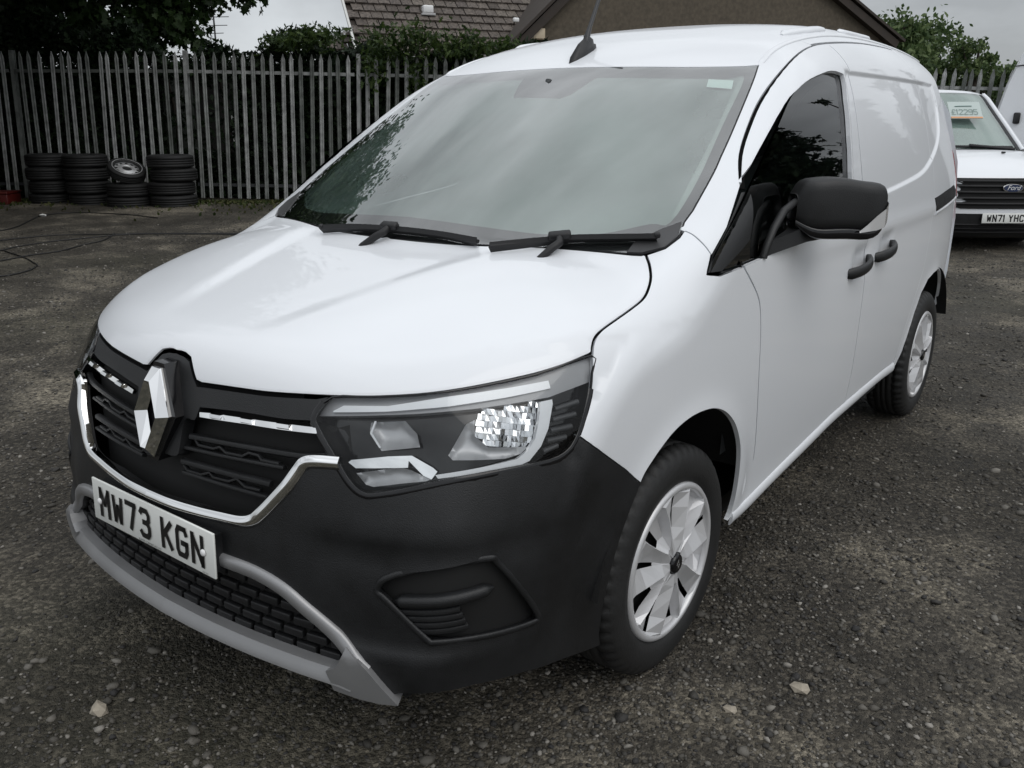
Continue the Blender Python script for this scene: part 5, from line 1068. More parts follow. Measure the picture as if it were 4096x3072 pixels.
for x,y,s,lab in((-.185,-1.115,.062,'pale stone lying on the gravel in front of the silver bumper lip'),(1.235,.085,.058,'flat cream stone lying beside the front wheel'),(1.12,-.11,.04,'small round pale stone near the front tyre, closest to the camera')):
    q=SHAPES[3 if s>.06 else 7]*s*.55; mb=MB(); mb.add([tuple(v) for v in q],[tuple(f) for f in IF],False); o=mb.build('stone',bigm); o.location=(x,y,float(zg(np.array([x]),np.array([y]))[0])+s*.12); tag(o,lab,'stone')
# cables lying on the yard
cb=mat('black_cable_sheath',(.012,.012,.012),.5)
CB=[([(-9.44,2.6),(-9.43,2.84),(-9.37,3.2),(-9.12,3.55),(-8.9,3.76),(-8.71,3.97),(-8.2,4.4),(-7.0,5.4)],'black cable running nearest the tyre stacks across the yard'),
 ([(-8.5,1.9),(-8.68,2.27),(-8.83,2.57),(-8.9,2.97),(-8.86,3.47),(-8.82,3.69),(-8.67,3.95),(-8.0,4.5),(-7.2,5.1)],'long black cable curving beside the thicker middle cable'),
 ([(-7.9,1.6),(-8.01,1.99),(-8.16,2.38),(-8.2,2.7),(-8.43,3.11),(-8.53,3.37),(-8.79,3.65),(-9.0,3.8)],'black cable crossing under the looped hose end'),
 ([(-8.7,2.31),(-8.03,2.25),(-7.63,2.16),(-7.43,2.1),(-7.19,1.92),(-7.05,1.72),(-7.02,1.57),(-7.1,1.2)],'black cable end bent into a sharp loop nearest the van'),
 ([(-10.2,2.6),(-10.35,3.15),(-11.0,3.75),(-11.17,3.94),(-11.17,4.37),(-10.44,4.78),(-9.8,4.9)],'thin cable lying closest to the fence by a pale scrap')]
for pts,lab in CB:
    P=smoothline(np.array([(a,b,0) for a,b in pts]),8); P[:,2]=zg(P[:,0],P[:,1])+.010; mb=MB(); mb.tube(P,.007,6); tag(mb.build('cable',cb),lab,'cable','cables lying across the yard')
mb=MB(); q=SHAPES[5]*.05; mb.add([tuple(v) for v in q],[tuple(f) for f in IF]); o=mb.build('paper_scrap',mat('white_scrap',(.75,.75,.72),.7)); x,y=-11.1,3.9; o.location=(x,y,float(zg(np.array([x]),np.array([y]))[0])+.02); tag(o,'crumpled white scrap on the ground before the tyre stacks','litter')
# ------------------------------------------------------------------ palisade fence
def obj_var(name,cols,rough=.6,metal=0.,nscale=6,namp=.3):
    """material whose colour differs from object to object"""
    m=bpy.data.materials.new(name); m.use_nodes=True; t=m.node_tree; b=t.nodes['Principled BSDF']; oi=t.nodes.new('ShaderNodeObjectInfo'); r=t.nodes.new('ShaderNodeValToRGB')
    e=r.color_ramp.elements; e[0].color=(*cols[0],1); e[1].color=(*cols[-1],1)
    for i,c_ in enumerate(cols[1:-1]): q=e.new((i+1)/(len(cols)-1)); q.color=(*c_,1)
    t.links.new(oi.outputs['Random'],r.inputs[0]); g=t.nodes.new('ShaderNodeNewGeometry'); n=t.nodes.new('ShaderNodeTexNoise'); n.inputs['Scale'].default_value=nscale; n.inputs['Detail'].default_value=6; t.links.new(g.outputs['Position'],n.inputs['Vector'])
    mr=t.nodes.new('ShaderNodeMapRange'); mr.inputs['From Min'].default_value=.3; mr.inputs['From Max'].default_value=.7; mr.inputs['To Min'].default_value=1-namp; mr.inputs['To Max'].default_value=1+namp; t.links.new(n.outputs[0],mr.inputs['Value'])
    s=t.nodes.new('ShaderNodeVectorMath'); s.operation='SCALE'; t.links.new(r.outputs[0],s.inputs[0]); t.links.new(mr.outputs[0],s.inputs['Scale']); t.links.new(s.outputs[0],b.inputs['Base Color']); b.inputs['Roughness'].default_value=rough; b.inputs['Metallic'].default_value=metal; return m
galv=obj_var('galvanised_steel',[(.07,.078,.068),(.20,.208,.20),(.30,.305,.30),(.14,.15,.14)],.62,.15,9,.35)
rust=mat('dark_painted_steel',(.03,.032,.034),.6,var=.3)
FD=14.85
FEN=tag(empty('palisade_fence',place(-2.6,FD,.14)),'tall galvanised steel palisade fence along the back of the yard','fence')
FEN.rotation_euler=(0,0,-YAW)
prof=[(-.034,0),(-.020,-.012),(-.007,-.004),(.007,-.004),(.020,-.012),(.034,0)]
h=2.20; V=[]; n=len(prof)
for z,k in((0,1),(h,1),(h+.10,.12)):
    for x,y in prof: V.append((x*k,y,z))
    for x,y in prof[::-1]: V.append((x*k,y+.004,z))
F=[]; m2=2*n
for l in range(2):
    for i in range(m2): F.append((l*m2+i,l*m2+(i+1)%m2,(l+1)*m2+(i+1)%m2,(l+1)*m2+i))
F.append(tuple(range(2*m2,3*m2)))
mb=MB(); mb.add(V,F); p0=mb.build('pale',galv,FEN)
rr=random.Random(5); first=True
def ztop(s): return 2.47 if s<-5 else 2.47-.0185*(s+5)
for i in range(-44,76):
    s=-2.6+.155*(i+.5)
    if i%18==0: continue            # a post stands in this place
    s+=rr.uniform(-.006,.006)
    o=p0 if first else p0.copy()
    if not first: COL.objects.link(o); o.parent=FEN
    first=False; zt=ztop(s); o.location=(s+2.6+rr.uniform(-.004,.004),-.03,zt-2.30-.14); o.rotation_euler=(rr.uniform(-.012,.012),.042+rr.uniform(-.012,.012),rr.uniform(-.1,.1)); o.rotation_euler.y*=1
    o.location.x-=.05
posts=[-2.5225+2.79*k for k in range(-3,5)]
for k,s in enumerate(posts):
    mb=MB(); 
    for yy in(-.05,.05): mb.box((0,yy+.04,1.22),(.055,.008,2.44))
    mb.box((0,.04,1.22),(.006,.09,2.43)); o=mb.build('fence_post',galv,FEN); o.location=(s+2.6-.06,-.02,ztop(s)-.14-2.42); o.rotation_euler=(0,.042,0)
for k in range(len(posts)-1):
    a,b=posts[k],posts[k+1]
    for dz in(-.295,-2.08):
        za,zb=ztop(a)+dz-.14,ztop(b)+dz-.14; mb=MB(); R_=math.atan2(zb-za,b-a)
        mb.box(((a+b)/2+2.6,.0,(za+zb)/2),(b-a-.08,.006,.05),(0,-R_,0)); mb.box(((a+b)/2+2.6,.025,(za+zb)/2-.022),(b-a-.08,.05,.006),(0,-R_,0)); mb.build('fence_rail',galv if dz>-1 else rust,FEN)
# ------------------------------------------------------------------ tyres by the fence
def plain_tyre(R=.33,hw=.10):
    mb=MB(); half=[(.205,.07),(.21,.085),(.235,.097),(.275,.1),(.305,.09),(.322,.078)]; tr=[(.327,.066),(.329,.040),(.322,.038),(.322,.033),(.330,.031),(.330,.005),(.323,.003)]
    full=half+tr; full=full+[(r,-x) for r,x in full[::-1]]; full+=[(.21,-.06),(.255,-.05),(.30,-.03),(.30,.03),(.255,.05),(.21,.06)]
    full=[(r*R/.33,x*hw/.1) for r,x in full]
    mb.lathe(full,40,Matrix.Rotation(math.pi/2,4,'Y'),True,True); return mb
tm=obj_var('old_tyre_rubber',[(.004,.004,.004),(.007,.007,.007),(.005,.005,.005)],.7,0,14,.3)
t0=None
def add_tyre(s,d,z,lab,sc=1,rot=None,grp='used tyres stacked by the fence'):
    global t0
    if t0 is None: t0=plain_tyre().build('tyre',tm); o=t0
    else: o=t0.copy(); COL.objects.link(o)
    o.location=place(s,d,z); o.scale=(sc,sc,1); o.rotation_euler=rot or (0,0,rr.uniform(0,6)); tag(o,lab,'tyre',grp)
lv=['bottom','second','third','top']
for s,d,nm,kk,sc in((-7.50,14.35,'leftmost tyre stack by the fence',4,1.0),(-6.80,14.25,'second tyre stack from the left',4,1.02),(-5.40,14.10,'tall tyre stack right of the steel wheel',4,1.08)):
    for k in range(kk): add_tyre(s+rr.uniform(-.03,.03),d+rr.uniform(-.03,.03),.085+.10+.205*k,'%s tyre of the %s'%(lv[k],nm),sc)
for k in range(2): add_tyre(-6.09+.02*k,14.0,.07+.10+.20*k,'%s tyre of the low stack under the steel wheel'%('lower','upper')[k],1.02)
# steel wheel leaning on the low stack: tyre with a silver rim
wl_=tag(empty('spare_wheel',place(-6.05,13.95,.66)),'silver steel wheel with round holes lying tilted on the low tyre stack','wheel')
wl_.rotation_euler=Euler((math.radians(20),math.radians(22),-YAW),'XYZ')
mbx=plain_tyre(.285,.075); tt_=mbx.build('tyre',tm,wl_)
mb=MB(); mb.lathe([(.212,.078),(.222,.080),(.224,.072),(.205,.060),(.196,.030),(.185,.022),(.120,.040),(.100,.045),(.085,.052),(.072,.050),(.070,.02)],64,Matrix.Rotation(-math.pi/2,4,'Y'))
rim=mb.build('rim',mat('silver_steel_rim',(.55,.55,.55),.38,metal=.6,var=.12,vscale=12),wl_)
for k in range(12):
    a=2*math.pi*k/12; mb=MB(); mb.lathe([(.0001,.0375),(.0185,.0375),(.0195,.034),(.0195,.02)],14,Matrix.Rotation(-math.pi/2,4,'Y')); o=mb.build('rim_hole',M['liner'],wl_); o.location=(.153*math.cos(a),.153*math.sin(a),-.001)
mb=MB(); mb.lathe([(.0001,.03),(.07,.03),(.072,.02)],24,Matrix.Rotation(-math.pi/2,4,'Y')); mb.build('hub_bore',M['liner'],wl_)
rd=tag(empty('red_toolbox',place(-8.52,14.2,.06)),'red metal box on the ground left of the tyre stacks','box'); rd.rotation_euler=(0,0,-YAW)
rm=mat('red_box_paint',(.07,.006,.004),.5,var=.2)
mb=MB(); mb.box((0,0,.13),(1.0,.42,.19),bev=.015); mb.build('box_body',rm,rd); mb=MB(); mb.box((0,0,.245),(1.02,.44,.04),bev=.012); mb.build('box_lid',rm,rd)
# ------------------------------------------------------------------ foliage
def leaf_mat(name,cols,rough=.55,trans=.35):
    m=bpy.data.materials.new(name); m.use_nodes=True; t=m.node_tree; b=t.nodes['Principled BSDF']; g=t.nodes.new('ShaderNodeNewGeometry'); r=t.nodes.new('ShaderNodeValToRGB')
    e=r.color_ramp.elements; e[0].color=(*cols[0],1); e[1].color=(*cols[-1],1)
    for i,c_ in enumerate(cols[1:-1]): q=e.new((i+1)/(len(cols)-1)); q.color=(*c_,1)
    t.links.new(g.outputs['Random Per Island'],r.inputs[0]); t.links.new(r.outputs[0],b.inputs['Base Color']); b.inputs['Roughness'].default_value=rough; b.inputs['Specular IOR Level'].default_value=.3
    tl=t.nodes.new('ShaderNodeBsdfTranslucent'); t.links.new(r.outputs[0],tl.inputs[0]); mx=t.nodes.new('ShaderNodeMixShader'); mx.inputs[0].default_value=trans; o=t.nodes['Material Output']
    t.links.new(b.outputs[0],mx.inputs[1]); t.links.new(tl.outputs[0],mx.inputs[2]); t.links.new(mx.outputs[0],o.inputs[0]); return m
MAPLE=[(0,-.5),(.10,-.22),(.42,-.30),(.34,-.06),(.50,.16),(.24,.16),(.20,.30),(0,.55),(-.20,.30),(-.24,.16),(-.50,.16),(-.34,-.06),(-.42,-.30),(-.10,-.22)]
OVAL=[(0,-.5),(.22,-.2),(.26,.08),(0,.5),(-.26,.08),(-.22,-.2)]
SPRAY=[(0,-.5),(.05,-.2),(.22,-.12),(.07,-.02),(.26,.12),(.06,.16),(.16,.34),(0,.55),(-.16,.34),(-.06,.16),(-.26,.12),(-.07,-.02),(-.22,-.12),(-.05,-.2)]
def leaves(C3,size,shape,flat=.5,droop=0.,outdir=None):
    n=len(C3); k=len(shape); S=np.array(shape); size=np.broadcast_to(size,(n,))
    nn=RNG.normal(0,1,(n,3)); nn[:,2]=nn[:,2]*(1-flat)+flat*1.2
    nn/=np.linalg.norm(nn,axis=1)[:,None]; up=RNG.normal(0,1,(n,3)); up[:,2]-=droop
    if outdir is not None: up+=outdir*1.2
    u=up-nn*(up*nn).sum(1)[:,None]; u/=np.linalg.norm(u,axis=1)[:,None]; w=np.cross(nn,u)
    V=C3[:,None]+(S[None,:,:1]*w[:,None]+S[None,:,1:]*u[:,None])*size[:,None,None]+nn[:,None]*((S[None,:,:1]**2)*.5*size[:,None,None])
    ctr=C3[:,None]; V=np.concatenate([ctr,V],1); F=np.array([(0,1+i,1+(i+1)%k) for i in range(k)])
    F=(F[None]+(np.arange(n)*(k+1))[:,None,None]).reshape(-1,3); return V.reshape(-1,3),F
def cluster_pts(cl,per,shell=.45):
    out=[]
    for (x,y,z,r) in cl:
        n=int(per*r**2); d=RNG.normal(0,1,(n,3)); d/=np.linalg.norm(d,axis=1)[:,None]; q=RNG.uniform(shell,1.08,n)**.8; rr_=r*(1+.28*np.sin(d[:,0]*5+x*3)*np.sin(d[:,2]*4+y)+.16*np.sin(d[:,1]*9+z*5))
        out.append(np.array([x,y,z])+d*(q*rr_)[:,None]*np.array([1,1,.8]))
    return np.vstack(out)
bark=mat('tree_bark',(.06,.05,.04),.9,var=.3,vscale=8,bump=.8,bscale=25)
def limb(mb,pts,r0,r1,n=7):
    P=smoothline(np.array(pts,float),4); mb.tube(P,list(np.linspace(r0,r1,len(P))),n)
def S3(s,d,z): return np.array(place(s,d,z))
def tidy(P):        # no lone leaves adrift beyond the crown's right-hand tip
    s=(P-CAM)@RT; d=(P-CAM)@FW; return P[~((s/d>-.238)&((P[:,2]-CAM[2])/d<.17))]
# big sycamore / maple overhanging the left end of the fence
mp_l=leaf_mat('maple_leaf',[(.010,.022,.006),(.022,.045,.012),(.035,.065,.018)])
MT=tag(empty('maple_tree',place(-9.2,17.2,0)),'large dark leafy maple hanging over the left end of the fence','tree')
cl=[]
for s,d,z,r in [(-9.6,16.5,3.9,1.3),(-8.2,16.6,3.8,1.15),(-7.0,16.6,3.75,1.05),(-6.3,16.5,3.6,.85),(-5.75,16.5,3.45,.62),(-5.2,16.5,3.62,.55),(-4.75,16.5,3.78,.42),(-4.42,16.5,3.80,.32),(-4.15,16.5,3.72,.30),(-3.95,16.5,3.86,.26),(-4.6,16.5,3.46,.30),(-5.75,16.3,2.98,.30),(-6.3,16.3,3.12,.42),(-8.6,16.2,3.15,.6),(-9.8,16.2,3.1,.7),(-7.5,16.3,3.15,.5),(-10.8,16.3,3.3,.9),(-5.35,16.4,4.3,.6),
      (-9.,16,5.6,1.9),(-7.2,16,5.6,1.7),(-5.9,16.2,5.1,1.1),(-8,16.4,7.4,2.2),(-10,15.6,7.2,2.2),(-6.4,16.4,6.9,1.5),(-8.8,17,9.2,1.9),
      (-8.8,13.8,4.9,1.6),(-7.2,14.0,5.1,1.3),(-10.2,13.2,5.2,1.8),(-9.2,11.8,5.5,1.6),(-7.6,12.2,5.7,1.4),(-10.8,11.4,5.6,1.8),(-6.2,14.4,5.4,1.0),(-11.6,14.5,4.2,1.8),(-12.4,12.5,4.0,1.9),(-12.0,17,5.0,2.2),(-9.6,10.2,6.0,1.5),(-11.8,10,5.2,1.8),(-12.8,14,6.5,2.2)]:  # overhang above the view, extended to shade the fence
    cl.append((*S3(s,d,z),r))
for s in np.arange(-10.6,-5.6,.55): cl.append((*S3(s,16.0+.2*math.sin(s*3),2.85+.12*math.sin(s*5)),.52))
P=tidy(cluster_pts(cl,640,.30)); V,F=leaves(P,RNG.uniform(.12,.20,len(P)),MAPLE,.45,.5); fast_mesh('crown',V,F,mp_l,MT).matrix_parent_inverse=Matrix.Translation(-MT.location)
cl=[(*S3(*c_[:3]),c_[3]) for c_ in ((-7.5,10.5,4.9,1.6),(-9.2,9.2,4.9,1.7),(-6.6,12.2,4.9,1.3),(-8.4,8.0,5.2,1.6),(-10.5,8.5,4.7,1.8),(-5.9,13.4,4.8,1.0),(-8.4,12.4,4.6,1.4),(-10,11,4.8,1.6),(-7.4,9.0,6.4,1.7),(-9.5,11,7,2.0),(-7.2,12.6,7,1.8))]
P=tidy(cluster_pts(cl,330,.2)); V,F=leaves(P,RNG.uniform(.22,.34,len(P)),MAPLE,.55,.4); fast_mesh('crown',V,F,mp_l,MT).matrix_parent_inverse=Matrix.Translation(-MT.location)  # second canopy out of view, added to block light at the left
mb=MB(); b0=S3(-9.2,17.2,0.1); limb(mb,[b0,S3(-9.1,17.2,1.6),S3(-9.0,17.0,3.2),S3(-8.8,16.6,5.2),S3(-8.6,16.5,8.2)],.30,.06)
for tgt in((-6.2,16.5,4.0),(-5.0,16.6,4.1),(-7.4,14.0,5.0),(-9.4,12.2,5.3),(-10.6,13.6,5.2),(-7.3,16,5.7),(-11,15.4,4.8)):
    t_=S3(*tgt); a_=S3(-9.0,17.0,3.3); limb(mb,[a_,a_*.5+t_*.5+np.array([0,0,.35]),t_],.11,.018)
o=mb.build('trunk',bark,MT); o.matrix_parent_inverse=Matrix.Translation(-MT.location)
# conifer hedge behind the fence
hg=leaf_mat('conifer_foliage',[(.003,.008,.003),(.007,.018,.005),(.016,.034,.010)],.7,.12)
HD=tag(empty('conifer_hedge',place(-4,16.4,0)),'overgrown dark conifer hedge pressing against the back of the palisade fence','hedge')
N_=46000; s=RNG.uniform(-11,4.5,N_); top=2.42+.16*np.sin(s*1.3+.4)+.22*np.exp(-((s+1.9)/1.0)**2)+.16*np.exp(-((s+3.55)/.5)**2)+.55*sst(5.5,6.3,-s)+.12*np.sin(s*4.7)
z=RNG.uniform(0,1,N_)**.75*top; d=FD+.35+RNG.exponential(.28,N_)+.12*np.sin(s*2.3+z*3)
hole=(np.abs(s+5.35)<.62)&(z>.85)&(z<2.05)&(RNG.uniform(0,1,N_)>.10); hole|=(np.abs(s+2.95)<.25)&(z>.5)&(z<.75)
k=~hole; s,z,d=s[k],z[k],d[k]; P=CAM+RT*s[:,None]+FW*d[:,None]; P[:,2]=z+.05
V,F=leaves(P,RNG.uniform(.10,.24,len(P)),SPRAY,.1,.35); fast_mesh('foliage',V,F,hg,HD).matrix_parent_inverse=Matrix.Translation(-HD.location)
# sprays drooping over the fence top
P=[];
for s0,z0,w,h_,n in((-3.62,2.62,.35,.12,110),(-3.1,2.70,.45,.14,150),(-2.2,2.35,.25,.42,170),(-1.6,2.62,.6,.25,260),(-.75,2.55,.45,.22,190),(-.1,2.5,.4,.15,140),(-1.55,2.15,.22,.35,90)):
    n*=3; q=np.stack([RNG.normal(s0,w*.5,n),RNG.normal(FD+.05,.16,n),RNG.normal(z0,h_*.55,n)],1); P.append(q)
q=np.vstack(P); P3=CAM+RT*q[:,:1]+FW*q[:,1:2]; P3[:,2]=q[:,2]
V,F=leaves(P3,RNG.uniform(.07,.16,len(P3)),SPRAY,.1,.8); fast_mesh('hanging_spray',V,F,leaf_mat('conifer_tip',[(.014,.032,.008),(.034,.062,.014),(.065,.10,.024)],.6,.3),HD).matrix_parent_inverse=Matrix.Translation(-HD.location)
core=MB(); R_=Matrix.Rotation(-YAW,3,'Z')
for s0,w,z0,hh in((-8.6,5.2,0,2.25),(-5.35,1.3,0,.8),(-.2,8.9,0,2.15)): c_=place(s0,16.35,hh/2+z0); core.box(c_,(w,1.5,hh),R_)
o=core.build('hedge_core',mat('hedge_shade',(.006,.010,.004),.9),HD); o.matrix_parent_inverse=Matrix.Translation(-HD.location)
mb=MB()
for s_ in np.arange(-10.5,4.5,.9): limb(mb,[S3(s_,15.9,0),S3(s_+.1,15.9,1.2),S3(s_,15.9,2.2)],.05,.02,5)
o=mb.build('stem',bark,HD); o.matrix_parent_inverse=Matrix.Translation(-HD.location)
# grass and weeds at the foot of the fence
N_=3800; s=RNG.uniform(-9,1.5,N_); d=14.7-RNG.exponential(.35,N_); P=CAM+RT*s[:,None]+FW*d[:,None]; P[:,2]=zg(P[:,0],P[:,1])+.02
V,F=leaves(P,RNG.uniform(.03,.09,N_),OVAL,.0,-1.6); tag(fast_mesh('grass',V,F,leaf_mat('weed_leaf',[(.020,.035,.008),(.045,.060,.014),(.09,.085,.035)],.7,.2)),'short weeds and moss growing along the fence foot','grass',kind='stuff')
# ------------------------------------------------------------------ dark shed behind the hedge
SH=tag(empty('shed',place(-5.3,18.6,0)),'dark shed with pale panes glimpsed through the hedge gap','shed'); SH.rotation_euler=(0,0,-YAW)
mb=MB(); mb.box((0,.9,1.2),(3.2,1.8,2.4)); mb.build('wall',mat('shed_timber',(.012,.011,.010),.9),SH); mb=MB(); mb.box((0,.9,2.45),(3.5,2.1,.10)); mb.build('roof',mat('shed_felt',(.03,.03,.03),.9),SH)
pm=mat('pale_pane',(.50,.52,.50),.4,var=.3,vscale=5)
for x0 in(-.25,.62):
    for r_ in range(4):
        for q in range(3 if x0<0 else 2):
            if rr.random()<.25: continue
            mb=MB(); mb.box((x0+(q-1)*.16,-.012,1.02+r_*.235),(.13,.02,.17)); mb.build('pane',pm,SH)
# ------------------------------------------------------------------ house
HY=math.radians(21); U=RT*math.cos(HY)+FW*math.sin(HY); Vd=-RT*math.sin(HY)+FW*math.cos(HY); HO=CAM+RT*(-4.27)+FW*25; HO[2]=0
HS=tag(empty('house',tuple(HO)),'brown roughcast house with a tiled roof and a broad gable behind the van','house'); HS.rotation_euler=(0,0,math.atan2(U[1],U[0]))
har=mat('roughcast_wall',(.105,.088,.066),.95,var=.22,vscale=9,bump=1.,bscale=55)
tile=obj_var('concrete_roof_tile',[(.060,.048,.040),(.11,.092,.078),(.080,.066,.058),(.14,.12,.10)],.85,0,16,.55)
brn=mat('brown_bargeboard',(.035,.026,.020),.7,var=.2)
mb=MB(); A_=[(4.0,0),(17.7,0),(17.7,4.1),(9.79,8.2),(4.45,3.45),(4.0,3.2)]
mb.add([(x,-.30,z) for x,z in A_]+[(x,8,z) for x,z in A_],[tuple(range(6))]+[(i,6+i,6+(i+1)%6,(i+1)%6) for i in range(6)]+[tuple(range(6,12))[::-1]]); mb.build('gable_wall',har,HS)
mb=MB(); mb.box((2.1,4.2,1.55),(4.1,7.6,3.1)); mb.build('wall',har,HS)
def board(p,q,w,y0,y1,name,m):
    p=np.array(p);q=np.array(q); t=(q-p)/np.linalg.norm(q-p); nn=np.array([t[1],-t[0]]); 
    if nn[1]>0: nn=-nn
    c_=[p,q,q+nn*w,p+nn*w]; mb=MB(); mb.add([(a,y0,b) for a,b in c_]+[(a,y1,b) for a,b in c_],[(0,1,2,3),(7,6,5,4)]+[(i,4+i,4+(i+1)%4,(i+1)%4) for i in range(4)]); return mb.build(name,m,HS)
board((4.15,3.22),(9.79,8.36),.24,-.55,-.30,'bargeboard',brn); board((18.2,3.93),(9.79,8.36),.24,-.55,-.30,'bargeboard',brn)
# gable roof slopes: courses of tiles along each slope
RF=board((4.05,3.30),(9.79,8.52),.08,-.62,8,'gable_roof',brn); RF2=board((18.4,3.98),(9.79,8.52),.08,-.62,8,'gable_roof',brn)
def tile_mesh(w,l,th):
    mb=MB(); mb.add([(-w/2,0,0),(w/2,0,0),(w/2,l,0),(-w/2,l,0),(-w/2,0,th),(-w*.1,0,th*1.25),(w/2,0,th),(w/2,l,th*.4),(-w/2,l,th*.4)],[(0,3,2,1),(4,5,6,7,8),(0,1,6,5,4),(1,2,7,6),(3,0,4,8)]); return mb
# main roof facing the yard, tiled one by one
pit=math.radians(41); gz=3.20; sp_,cp_=math.sin(pit),math.cos(pit)
mb=MB(); mb.add([(-.02,-.25,gz-.06),(4.6,-.25,gz-.06),(10.4,5.0,gz-.06+5.25*math.tan(pit)),(-.02,5.0,gz-.06+5.25*math.tan(pit)),(-.02,5.0,3.0),(4.6,5,3.0)],[(0,1,2,3)]); RFM=mb.build('roof',brn,HS)
tl0=tile_mesh(.304,.40,.046).build('roof_tile',tile,RFM); ft=True
for r_ in range(14):
    for c_ in range(-1,32):
        y=-.30+r_*.335*cp_; z=gz-.02+r_*.335*sp_; x=.17+c_*.33+(r_%2)*.165
        if x<.12 or x>4.45+max(0,(z-3.45))*1.11+.1: continue
        o=tl0 if ft else tl0.copy()
        if not ft: COL.objects.link(o); o.parent=RFM
        ft=False; o.location=(x+rr.uniform(-.006,.006),y,z+rr.uniform(-.006,.006)); o.rotation_euler=(pit-.07+rr.uniform(-.01,.01),0,rr.uniform(-.012,.012))
o=board((-.04,0),(0.001,0),.01,0,0,'x',brn); bpy.data.objects.remove(o)
mb=MB(); mb.add([(-.06,-.34,gz-.08),(.0,-.34,gz-.08),(.0,4.9,gz+5.24*math.tan(pit)-.02),(-.06,4.9,gz+5.24*math.tan(pit)-.02),(-.06,-.34,gz+.02),(.0,-.34,gz+.02),(.0,4.9,gz+5.24*math.tan(pit)+.08),(-.06,4.9,gz+5.24*math.tan(pit)+.08)],[(0,1,5,4),(4,5,6,7),(0,4,7,3),(1,2,6,5)]); mb.build('verge',mat('white_verge',(.62,.62,.60),.6),HS)
mb=MB(); mb.tube([(-.02,-.36,gz-.09),(4.1,-.36,gz-.09)],.055,10); mb.build('gutter',mat('grey_gutter',(.16,.15,.14),.5),HS)
mb=MB(); mb.tube([(4.2,-.42,3.55),(4.2,-.40,3.3),(4.32,-.40,2.9),(4.32,-.40,.1)],.045,8); mb.build('downpipe',brn,HS)
# lower side roof with its own verge on the left
for r_ in range(4):
    for c_ in range(5):
        x=-1.25+c_*.30+(r_%2)*.15; z=3.02+r_*.2
        if z>3.74+(x)*.56-.14: continue
        o=tl0.copy(); COL.objects.link(o); o.parent=RFM; o.location=(x,.35+r_*.2,z); o.rotation_euler=(pit-.07,0,0); o.scale=(.92,1,1)
mb=MB(); mb.add([(-1.5,.3,2.98),(0,.3,2.98),(0,.3,3.0),(-1.45,1.6,3.0),(0,1.9,3.84),(0,1.9,2.9),(-1.5,1.9,2.9)],[(0,1,4),(0,4,3),(0,3,6)]); mb.build('side_roof',brn,HS)
board((-1.62,2.90),(.0,3.82),.07,.25,.33,'side_verge',mat('grey_verge',(.33,.33,.32),.7))
mb=MB(); mb.box((-.7,1.6,1.4),(1.3,2.4,2.8)); mb.build('side_wall',har,HS)
v_=tag(empty('roof_vent',tuple(HO+U*2.33+Vd*.95+np.array([0,0,gz+1.16]))),'small white box vent standing on the tiled roof','vent'); v_.rotation_euler=HS.rotation_euler
mb=MB(); mb.box((0,0,.05),(.30,.25,.20),bev=.03); mb.build('vent_hood',M['screw'],v_); mb=MB(); mb.box((0,.02,-.09),(.40,.34,.06),bev=.01); mb.build('vent_flashing',mat('vent_flashing',(.45,.45,.45),.6),v_)
bx=tag(empty('wall_box',tuple(HO+U*5.14+Vd*-.38+np.array([0,0,3.745]))),'cream utility box fixed to the gable wall corner','utility box'); bx.rotation_euler=HS.rotation_euler
mb=MB(); mb.box((0,0,0),(.50,.16,.30),bev=.02); mb.build('box_body',mat('cream_plastic',(.55,.46,.33),.6),bx); mb=MB(); mb.box((.0,-.085,0),(.44,.015,.25),bev=.006); mb.build('box_door',mat('cream_plastic_door',(.58,.49,.36),.6),bx)
fl=tag(empty('floodlight',tuple(HO+U*4.42+Vd*-.62+np.array([0,0,4.06]))),'small white floodlight under the bargeboard end','lamp'); fl.rotation_euler=HS.rotation_euler
mb=MB(); mb.box((0,-.02,0),(.17,.11,.12),bev=.03); mb.build('lamp_body',M['screw'],fl); mb=MB(); mb.tube([(0,.05,0),(0,.16,-.10)],.02,8); mb.build('lamp_bracket',brn,fl)
# television aerial
AE=tag(empty('aerial_mast',place(-10.25,32,0)),'thin television aerial on a tall mast seen through the maple leaves','aerial')
mm_=mat('aerial_metal',(.10,.10,.11),.5,metal=.5); mb=MB(); mb.tube([(0,0,0),(0,0,4.95)],.03,8); mb.build('mast',mm_,AE)
for z,w in((4.72,1.05),(4.45,.9),(4.2,.6)): mb=MB(); mb.tube([(RT[0]*-w/2,RT[1]*-w/2,z),(RT[0]*w/2,RT[1]*w/2,z+.02)],.014,6); mb.build('element',mm_,AE)
